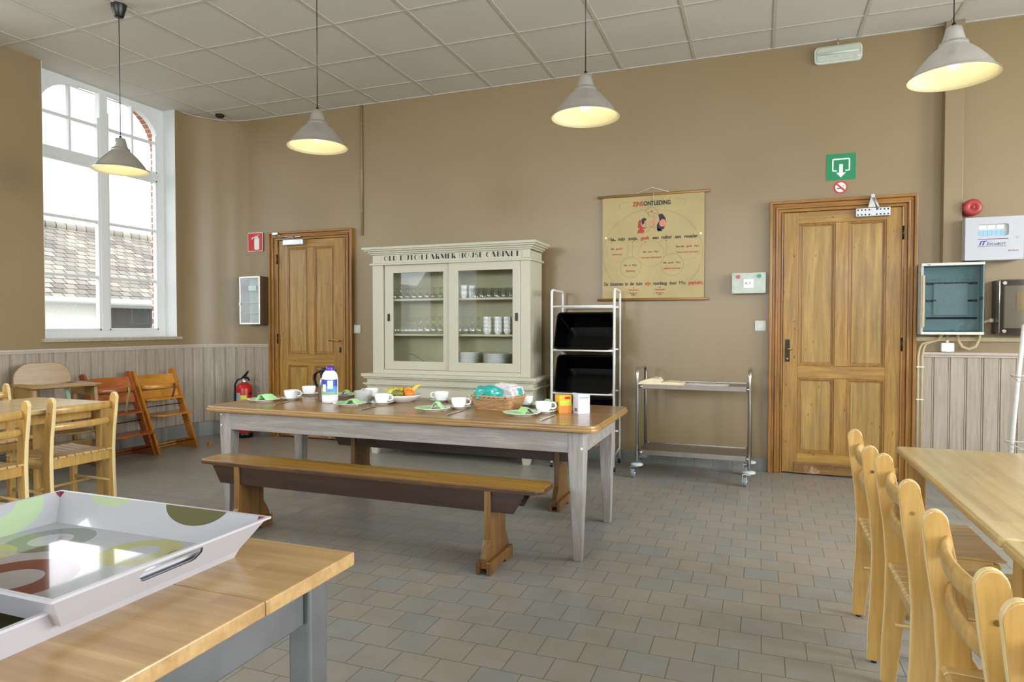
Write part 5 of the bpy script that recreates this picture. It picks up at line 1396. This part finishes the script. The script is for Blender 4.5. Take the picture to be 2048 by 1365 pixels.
# ================================================================== fire extinguisher on the floor bracket
fe = thing('fire_extinguisher', (-5.045, 5.47, 0), 0, 'red fire extinguisher with black handle standing in the rounded corner', 'fire extinguisher')
MB().lathe([(0, .04), (.076, .04), (.080, .052), (.080, .50), (.074, .535), (.050, .560), (.026, .572), (0, .574)], 32).build('cylinder', 'red', fe)
MB().lathe([(.082, 0), (.084, .0), (.084, .05), (.079, .055), (0, .055)], 32).build('base_ring', 'black', fe)
MB().lathe([(.0, .570), (.024, .570), (.028, .585), (.018, .600), (.018, .615), (0, .617)], 20).build('valve', 'zinc', fe)
MB().prism([(-.03, .612), (.04, .612), (.062, .590), (.07, .600), (.045, .632), (-.01, .640)], -.010, .010, 'y').build('grip', 'black', fe, bevel=.003)
MB().prism([(-.065, .600), (-.03, .625), (.015, .665), (.055, .700), (.048, .672), (.02, .638), (-.02, .612)], -.009, .009, 'y').build('lever', 'black', fe, bevel=.003)
MB().tube([(-.03, -.01, .61), (-.07, -.02, .60), (-.095, -.03, .55), (-.098, -.03, .40), (-.090, -.02, .22)], .010, 10).build('hose', 'black', fe)
def wrap(r, a0, a1, z0, z1, nm, mat, par):
    n = 12; vs = []
    for i in range(n+1):
        a = a0+(a1-a0)*i/n
        for z in (z0, z1): vs.append((r*math.cos(a), r*math.sin(a), z))
    return MB().add(vs, [(2*i, 2*i+2, 2*i+3, 2*i+1) for i in range(n)], True).build(nm, mat, par, fix=False)
wrap(.0808, -2.75, -1.35, .22, .47, 'instruction_label', plain('silver_grey_label', (170, 170, 176), .4), fe)
wrap(.0808, -1.33, -.55, .40, .445, 'yellow_label', plain('yellow_inspection_label', (214, 220, 60), .5), fe)
wrap(.0808, -1.33, -.80, .33, .395, 'white_label', 'signwhite', fe)
MB().cyl((.078, -.01, .46), .012, .014, 12, 'x').build('gauge', 'black', fe)

# ================================================================== rack at the right edge
wr = thing('wire_rack', (1.66, 4.62, 0), 0, 'white wire shelf stand cut off by the right edge of the view', 'rack')
for s_ in (0, 1):
    MB().tube([(-.215+.0, .0+.30*s_, 0), (-.165, .0+.30*s_, .80), (-.135, .0+.30*s_, 1.17), (-.10, .0+.30*s_, 1.20)], .013, 10).build('upright', 'rack', wr)
for z, x0 in ((.86, -.20), (.45, -.225)):
    mb = MB()
    mb.tube([(x0, 0, z), (.25, 0, z)], .003, 6).tube([(x0, .30, z), (.25, .30, z)], .003, 6).tube([(x0, 0, z), (x0, .30, z)], .003, 6)
    for i in range(8): mb.tube([(x0+.06*i, 0, z), (x0+.06*i, .15, z-.03), (x0+.06*i, .30, z)], .002, 5)
    mb.build('wire_shelf', 'rack', wr)
# ================================================================== on the laid table
TZ = TH
def napkin(par, k):
    r = random.Random(k); hh = .030+.010*r.random()
    pr = [(-.092, .0195, .030), (-.07, .0165, .048), (-.03, .0150, .058), (-.005, .020, .060), (.016, .015+hh, .050), (.030, .013+hh, .040), (.048, .015+hh*.35, .048), (.066, .0165, .052)]
    vs = []
    for i, (x_, z_, w_) in enumerate(pr):
        sk = .012*math.sin(i*1.1+k)
        for t_ in (-1, -.3, .4, 1): vs.append((x_+.010*t_*(-1)**(k % 2), t_*w_+sk, z_+.004*abs(t_)*(1 if i < 3 else -1)))
    fs = [(4*i+j, 4*i+4+j, 4*i+5+j, 4*i+1+j) for i in range(len(pr)-1) for j in range(3)]
    return MB().add(vs, fs)
plt = MB().lathe([(0, .003), (.046, .003), (.048, 0), (.054, 0), (.056, .004), (.090, .0135), (.100, .0165), (.1015, .0185), (.099, .019), (.082, .0145), (.056, .0075), (.050, .006), (0, .006)], 40)
def plate(x, y, rz, where, k):
    global _pl
    if k == 0: _pl = o = plt.build('side_plate', 'china', fix=False)
    else: o = _pl.copy(); COL.objects.link(o)
    o.location = (x, y, TZ); tag(o, 'white side plate holding a green napkin, '+where, 'plate', 'side plates on the laid table')
    n = napkin(None, k).build('paper_napkin', 'napkin', fix=False); so = n.modifiers.new('thickness', 'SOLIDIFY'); so.thickness = .0015; so.offset = 1; n.location = (x, y, TZ-.004); n.rotation_euler = (0, 0, rz); tag(n, 'light green folded napkin on a plate, '+where, 'napkin', 'green napkins on the side plates')
P_ = [(-2.955, 3.372, .1, 'front left corner of the table'), (-2.318, 3.385, .0, 'in front of the plastic tub'), (-1.742, 3.353, .5, 'in front of the bread basket, left of it'), (-1.197, 3.340, .5, 'front right corner of the table'),
      (-2.66, 3.80, .6, 'back row behind the steel jug'), (-2.20, 3.80, .2, 'back row behind the fruit bowl'), (-1.735, 3.80, .5, 'back row behind the bread basket'), (-1.205, 3.77, .3, 'back row behind the tea boxes')]
for k, (x, y, rz, w) in enumerate(P_): plate(x, y, rz, w, k)
saucer = MB().lathe([(0, .003), (.030, .003), (.032, 0), (.038, 0), (.040, .004), (.060, .011), (.0715, .0145), (.0725, .016), (.070, .0165), (.058, .0135), (.036, .008), (.034, .006), (0, .006)], 36)
cup = mkcup(.047, .056, 'coffee_cup', True)
C_ = [(-2.860, 3.520, .2, 'front left, nearest the table corner'), (-2.175, 3.515, .2, 'in front of the fruit bowl'), (-1.640, 3.490, .2, 'directly left of the bread basket'), (-1.120, 3.480, .2, 'left of the tea boxes'),
      (-2.930, 3.790, 2.7, 'left of the steel jug, back row'), (-2.440, 3.810, 3.4, 'left of the fruit bowl, back row'), (-1.895, 3.770, 3.4, 'back row, between fruit bowl and basket'), (-1.320, 3.745, 2.2, 'back row, right behind the bread basket')]
for k, (x, y, rz, w) in enumerate(C_):
    if k == 0: sc = o = saucer.build('saucer', 'china', fix=False)
    else: o = sc.copy(); COL.objects.link(o)
    o.location = (x, y, TZ); tag(o, 'white saucer under the coffee cup '+w, 'saucer', 'saucers on the laid table')
    place(cup, x, y, TZ+.0062, rz, 'white coffee cup on its saucer, '+w, 'cup', 'coffee cups on the laid table', k == 0)
def knife_mb():
    mb = MB(); mb.prism([(0, -.0045), (.010, -.0055), (.09, -.004), (.10, -.005), (.19, -.008), (.21, -.004), (.205, .004), (.10, .004), (.09, .004), (.010, .0055), (0, .0045)], .0015, .0045); return mb
kn = None
for k, (x, y, x2, y2, w) in enumerate([(-2.745, 3.225, -2.80, 3.43, 'beside the front left plate'), (-2.118, 3.19, -2.14, 3.41, 'beside the plate before the plastic tub'), (-1.568, 3.18, -1.575, 3.40, 'beside the plate left of the basket'), (-1.035, 3.18, -1.03, 3.39, 'beside the front right plate')]):
    if k == 0: kn = o = knife_mb().build('table_knife', 'steel', bevel=.001)
    else: o = kn.copy(); COL.objects.link(o)
    o.location = (x, y, TZ); o.rotation_euler = (0, 0, math.atan2(y2-y, x2-x)); tag(o, 'steel table knife '+w, 'knife', 'knives on the laid table')
def spoon_mb():
    mb = MB().tube([(0, 0, 0), (.05, 0, .002), (.09, 0, .001)], [.0028, .002, .0022], 6, flat=(1, .5)); mb.lathe([(0, -.003), (.006, -.002), (.009, .001)], 14, (.102, 0, .002)); return mb
sp0 = None
for k, (x, y, a, w) in enumerate([(-2.775, 3.50, .3, 'the front left cup'), (-1.06, 3.505, .35, 'the cup beside the tea boxes')]):
    o = spoon_mb().build('tea_spoon', 'steel', fix=False) if k == 0 else sp0.copy()
    if k == 0: sp0 = o
    else: COL.objects.link(o)
    o.location = (x, y, TZ+.019); o.rotation_euler = (0, .12, a); tag(o, 'small steel teaspoon on the saucer of '+w, 'spoon', 'teaspoons on the saucers')

# thermos jug
jg = thing('thermos_jug', (-2.605, 3.555, TZ), 0, 'steel thermos jug with black lid and handle behind the white bottle', 'thermos')
MB().lathe([(0, 0), (.056, 0), (.058, .004), (.058, .098), (.054, .125), (.044, .148), (.040, .152)], 36).build('steel_body', 'steelb', jg)
MB().lathe([(.041, .148), (.044, .150), (.045, .195), (.047, .198), (.045, .205), (.028, .213), (0, .214)], 32).build('lid', 'black', jg)
MB().prism([(.03, .165), (.062, .188), (.058, .200), (.03, .200)], -.016, .016, 'y').build('spout', 'black', jg, bevel=.004)
MB().tube([(-.040, 0, .182), (-.072, 0, .186), (-.096, 0, .168), (-.101, 0, .135), (-.090, 0, .100), (-.060, 0, .080)], [.010, .011, .0115, .011, .010, .007], 12, flat=(1.3, .8)).build('handle', 'black', jg)
MB().cyl((-.020, -.01, .210), .008, .006, 10).build('red_push_button', 'red', jg)
# white plastic bottle
bt = thing('milk_bottle', (-2.523, 3.470, TZ), 0, 'white plastic bottle with purple cap and blue label on the laid table', 'bottle')
MB().lathe([(0, 0), (.044, 0), (.049, .006), (.050, .02), (.050, .150), (.047, .172), (.038, .190), (.030, .198), (.026, .203), (0, .204)], 36).build('bottle_body', plain('white_pe_plastic', (240, 240, 242), .3, noise=.01), bt)
MB().lathe([(0, .202), (.0265, .202), (.027, .205), (.026, .226), (.024, .228), (0, .228)], 28).build('cap', plain('purple_cap', (84, 44, 168), .3), bt)
wrap(.0505, -PI-.2, .1, .055, .148, 'blue_label', plain('sky_blue_label', (98, 150, 212), .35, noise=.25, scale=16), bt)
wrap(.0508, -PI-.2, .1, .105, .148, 'dark_blue_label_band', plain('deep_blue_label', (62, 82, 170), .35, noise=.15), bt)
wrap(.0508, -PI-.2, .1, .052, .070, 'green_label_edge', plain('label_green', (140, 184, 140), .35, noise=.2), bt)
wrap(.0511, -2.35, -2.0, .072, .092, 'yellow_flash', plain('label_yellow', (222, 214, 70), .4), bt)
wrap(.0511, -1.95, -1.45, .072, .118, 'white_flash', 'signwhite', bt)
wrap(.0511, -1.25, -.6, .090, .142, 'white_panel', 'signwhite', bt)
# plastic tub
tb = thing('plastic_tub', (-2.335, 3.555, TZ), 0, 'frosted plastic tub with white contents between bottle and fruit bowl', 'tub')
MB().lathe([(0, .0), (.050, 0), (.053, .004), (.056, .066), (.058, .068), (.058, .072), (.054, .073), (.051, .006), (0, .004)], 32).build('tub_body', plain('frosted_plastic', (222, 226, 222), .25, noise=.02, Alpha=.5), tb)
MB().lathe([(0, .006), (.048, .006), (.050, .036), (0, .040)], 28).build('contents', plain('white_spread', (228, 224, 206), .7, noise=.1), tb)
MB().lathe([(.0, .0), (.066, 0), (.068, .006), (.055, .008)], 32).build('base_lid', plain('pale_green_plastic', (190, 214, 194), .3, noise=.02, Alpha=.7), tb)
# fruit bowl
bw = MB().lathe([(0, .0), (.060, 0), (.064, .003), (.100, .018), (.125, .040), (.129, .046), (.127, .048), (.122, .043), (.096, .022), (.06, .008), (0, .008)], 44).build('fruit_bowl', 'china', fix=False)
bw.location = (-2.125, 3.665, TZ); tag(bw, 'shallow white bowl holding mixed fruit on the laid table', 'bowl')
FX_, FY_ = -2.125, 3.665
def fruit(name, prof, mat, x, y, z, rx, rz, label, cat, stem=False, sc=(1, 1, 1)):
    o = MB().lathe(prof, 24).build(name, mat, fix=False); o.location = (FX_+x, FY_+y, TZ+z); o.rotation_euler = (rx, 0, rz); o.scale = sc; tag(o, label, cat, 'fruit in the white bowl')
    if stem: MB().tube([(0, 0, prof[-1][1]-.004), (.002, 0, prof[-1][1]+.012)], .0015, 6).build('stem', 'benchdark', o)
    return o
M['pear'] = plain('pear_skin', (206, 176, 52), .4, noise=.2, scale=10); M['apple'] = plain('apple_skin', (214, 196, 84), .35, noise=.25, scale=8)
M['orange'] = plain('orange_peel', (232, 120, 30), .45, noise=.06, scale=60); M['kiwi'] = plain('green_fruit_skin', (120, 124, 52), .6, noise=.2, scale=20); M['banana'] = plain('banana_skin', (226, 190, 84), .45, noise=.08)
M['applered'] = plain('blushing_apple_skin', (206, 150, 74), .35, noise=.3, scale=7)
sph = lambda r, k=1: [(r*math.sin(PI*i/12), -k*r*math.cos(PI*i/12)) for i in range(13)]
ap = [(0, -.030), (.014, -.034), (.028, -.028), (.037, -.005), (.035, .018), (.022, .031), (.008, .031), (0, .024)]
pear_p = [(0, -.040), (.016, -.040), (.032, -.024), (.034, -.006), (.024, .020), (.015, .040), (.008, .050), (0, .052)]
fruit('apple', ap, 'apple', -.045, -.020, .058, .3, .2, 'yellow apple at the left front of the fruit bowl', 'fruit', True)
fruit('pear', pear_p, 'pear', -.030, .045, .062, 1.2, .5, 'ripe pear lying at the back left of the fruit bowl', 'fruit', True)
fruit('mandarin', sph(.034, .86), 'orange', .060, -.015, .055, .2, .0, 'orange mandarin at the right of the fruit bowl', 'fruit')
fruit('apple', ap, 'applered', .028, .045, .058, -.3, .7, 'blushing apple at the back of the fruit bowl', 'fruit', True)
fruit('pear', pear_p, 'kiwi', .0, -.048, .050, 0, .9, 'green brown pear lying across the front of the fruit bowl', 'fruit', True).rotation_euler = (1.35, .2, 1.2)
o = MB().tube([(-.04, 0, 0), (-.02, 0, .010), (.006, 0, .012), (.03, 0, .006), (.042, 0, -.004), (.047, 0, -.008)], [.006, .013, .014, .010, .005, .003], 10).build('banana', 'banana'); o.location = (FX_+.075, FY_+.045, TZ+.072); o.rotation_euler = (0, -.9, .3); tag(o, 'banana tip sticking up at the right of the fruit bowl', 'fruit', 'fruit in the white bowl')
o = MB().tube([(-.05, 0, 0), (-.02, 0, .014), (.02, 0, .014), (.05, 0, 0)], [.004, .012, .012, .005], 8).build('banana', 'banana'); o.location = (FX_-.095, FY_-.005, TZ+.055); o.rotation_euler = (0, 1.0, .2); o.scale = (.7, .8, .7); tag(o, 'banana tip leaning over the left edge of the fruit bowl', 'fruit', 'fruit in the white bowl')
# wicker bread basket with bread bags
M['wicker'] = wood('woven_willow', (170, 124, 80), (214, 172, 124), 'x', .55, streak=2.5)
bk2 = thing('bread_basket', (-1.418, 3.552, TZ), -.16, 'woven wicker bread basket on the laid table', 'basket')
def rect_ring(hx, hy, z, n=18, r=.02):
    return [(px, py, z) for px, py in rrect(-hx, hx, -hy, hy, r, n//5)]
mb = MB(); rows = 9
BXh, BYh = .112, .078
import itertools
stakes = []
per = rect_ring(BXh, BYh, 0, 20)
def densify(hx, hy, step=.0105):
    pts = rrect(-hx, hx, -hy, hy, .022, 4); out = []
    for a, b in zip(pts, pts[1:]+pts[:1]):
        d = math.dist(a, b); k = max(1, round(d/step))
        for i in range(k): out.append((a[0]+(b[0]-a[0])*i/k, a[1]+(b[1]-a[1])*i/k))
    return out
base = densify(BXh, BYh); NP = len(base) if len(densify(BXh, BYh)) % 2 == 0 else len(base)-1
base = base[:NP]
for rw in range(rows):
    z = .006+rw*.0076; k = 1+.20*z/.075
    pts = []
    for i, (px, py) in enumerate(base):
        n_ = Vector((px, py)).normalized(); off = .0032*(1 if (i+rw) % 2 else -1)
        pts.append((px*k+n_.x*off, py*k+n_.y*off, z))
    mb.tube(pts, .0038, 6, closed=True)
mb.build('woven_wall', 'wicker', bk2)
mb = MB(); mb.prism(rrect(-BXh, BXh, -BYh, BYh, .022, 4), 0, .006); mb.build('basket_base', 'wicker', bk2)
mb = MB()
for q in range(2):
    pts = []
    for i, (px, py) in enumerate(base):
        n_ = Vector((px, py)).normalized(); a = i*1.3+q*PI
        pts.append((px*1.22+n_.x*.004*math.cos(a), py*1.22+n_.y*.004*math.cos(a), .078+.004*math.sin(a)))
    mb.tube(pts, .0042, 6, closed=True)
mb.build('twisted_rim', 'wicker', bk2)
def bag(hx, hy, hz, seed, mat, nm, loc, rz, label, grp=None):
    """crumpled bag: a soft blob with folds"""
    bm = bmesh.new(); bmesh.ops.create_icosphere(bm, subdivisions=4, radius=1)
    r = random.Random(seed); ph = [(Vector((r.uniform(-1, 1), r.uniform(-1, 1), r.uniform(-1, 1))).normalized(), r.uniform(3, 9), r.uniform(0, 6)) for _ in range(9)]
    for v in bm.verts:
        p = v.co.copy(); s = Vector((math.copysign(abs(p.x)**.6, p.x), math.copysign(abs(p.y)**.6, p.y), math.copysign(abs(p.z)**.7, p.z)))
        f = 1+sum(abs(math.sin(k*d.dot(p)+a))*.06 for d, k, a in ph)-.25
        v.co = Vector((s.x*hx*f, s.y*hy*f, s.z*hz*f))
    me = bpy.data.meshes.new(nm); bm.to_mesh(me); bm.free()
    for p in me.polygons: p.use_smooth = False
    me.materials.append(M[mat]); o = bpy.data.objects.new(nm, me); COL.objects.link(o); o.location = loc; o.rotation_euler = (0, 0, rz); return tag(o, label, 'bag', grp)
M['teal'] = plain('teal_plastic_film', (40, 160, 150), .2, noise=.15, Coat_Weight=.5); M['clearfilm'] = plain('clear_crinkled_film', (206, 202, 204), .18, noise=.12, Coat_Weight=.7)
bag(.078, .052, .050, 3, 'teal', 'bread_bag', (-1.468, 3.535, TZ+.080), .2, 'teal crumpled bread bag at the left of the wicker basket')
bag(.085, .055, .058, 8, 'clearfilm', 'bread_bag', (-1.375, 3.585, TZ+.086), -.25, 'clear crumpled bread bag at the right of the wicker basket')
o = MB(); bag(.020, .030, .026, 5, 'teal', 'bag_corner', (-1.302, 3.565, TZ+.098), 0, 'small teal bag end poking out at the right of the basket')
# tea boxes
M['teayellow'] = plain('yellow_tea_carton', (226, 178, 44), .4, noise=.12, scale=18); M['teagreen'] = plain('lime_green_print', (196, 204, 60), .4); M['teawhite'] = plain('lilac_white_carton', (216, 216, 232), .4, noise=.03); M['teaorange'] = plain('orange_print', (222, 128, 44), .4)
a = thing('tea_box', (-1.022, 3.535, TZ), .64, 'yellow and orange tea carton near the right end of the laid table', 'box')
MB().box(-.036, .036, -.036, .036, 0, .100).build('carton', 'teayellow', a, bevel=.0012)
MB().box(-.034, .034, -.0368, -.036, .002, .042).build('orange_band', 'teaorange', a); MB().box(-.034, .034, -.0369, -.036, .042, .070).build('green_band', 'teagreen', a)
MB().box(-.004, .026, -.0370, -.036, .078, .092).build('oval_badge', 'red', a)
mb = MB(); mb.add([(-.0366, .012, .040), (-.0366, -.014, .040), (-.0366, -.001, .066)], [(0, 1, 2)]); mb.build('dark_triangle', 'print_black', a, fix=False)
b = thing('tea_box', (-.922, 3.545, TZ), .75, 'lilac white tea carton at the right end of the row of table things', 'box')
MB().box(-.036, .036, -.034, .034, 0, .102).build('carton', 'teawhite', b, bevel=.0012)
MB().prism([(-.036, .102), (.036, .102), (.036, .104), (-.036, .112)], -.034, .034, 'y').build('lifted_flap', 'teawhite', b)
MB().box(-.0366, -.036, -.020, .010, .012, .030).build('barcode', 'greypaper', b); MB().box(-.030, .030, -.0348, -.034, .086, .090).build('green_stripe', 'signgreen', b)
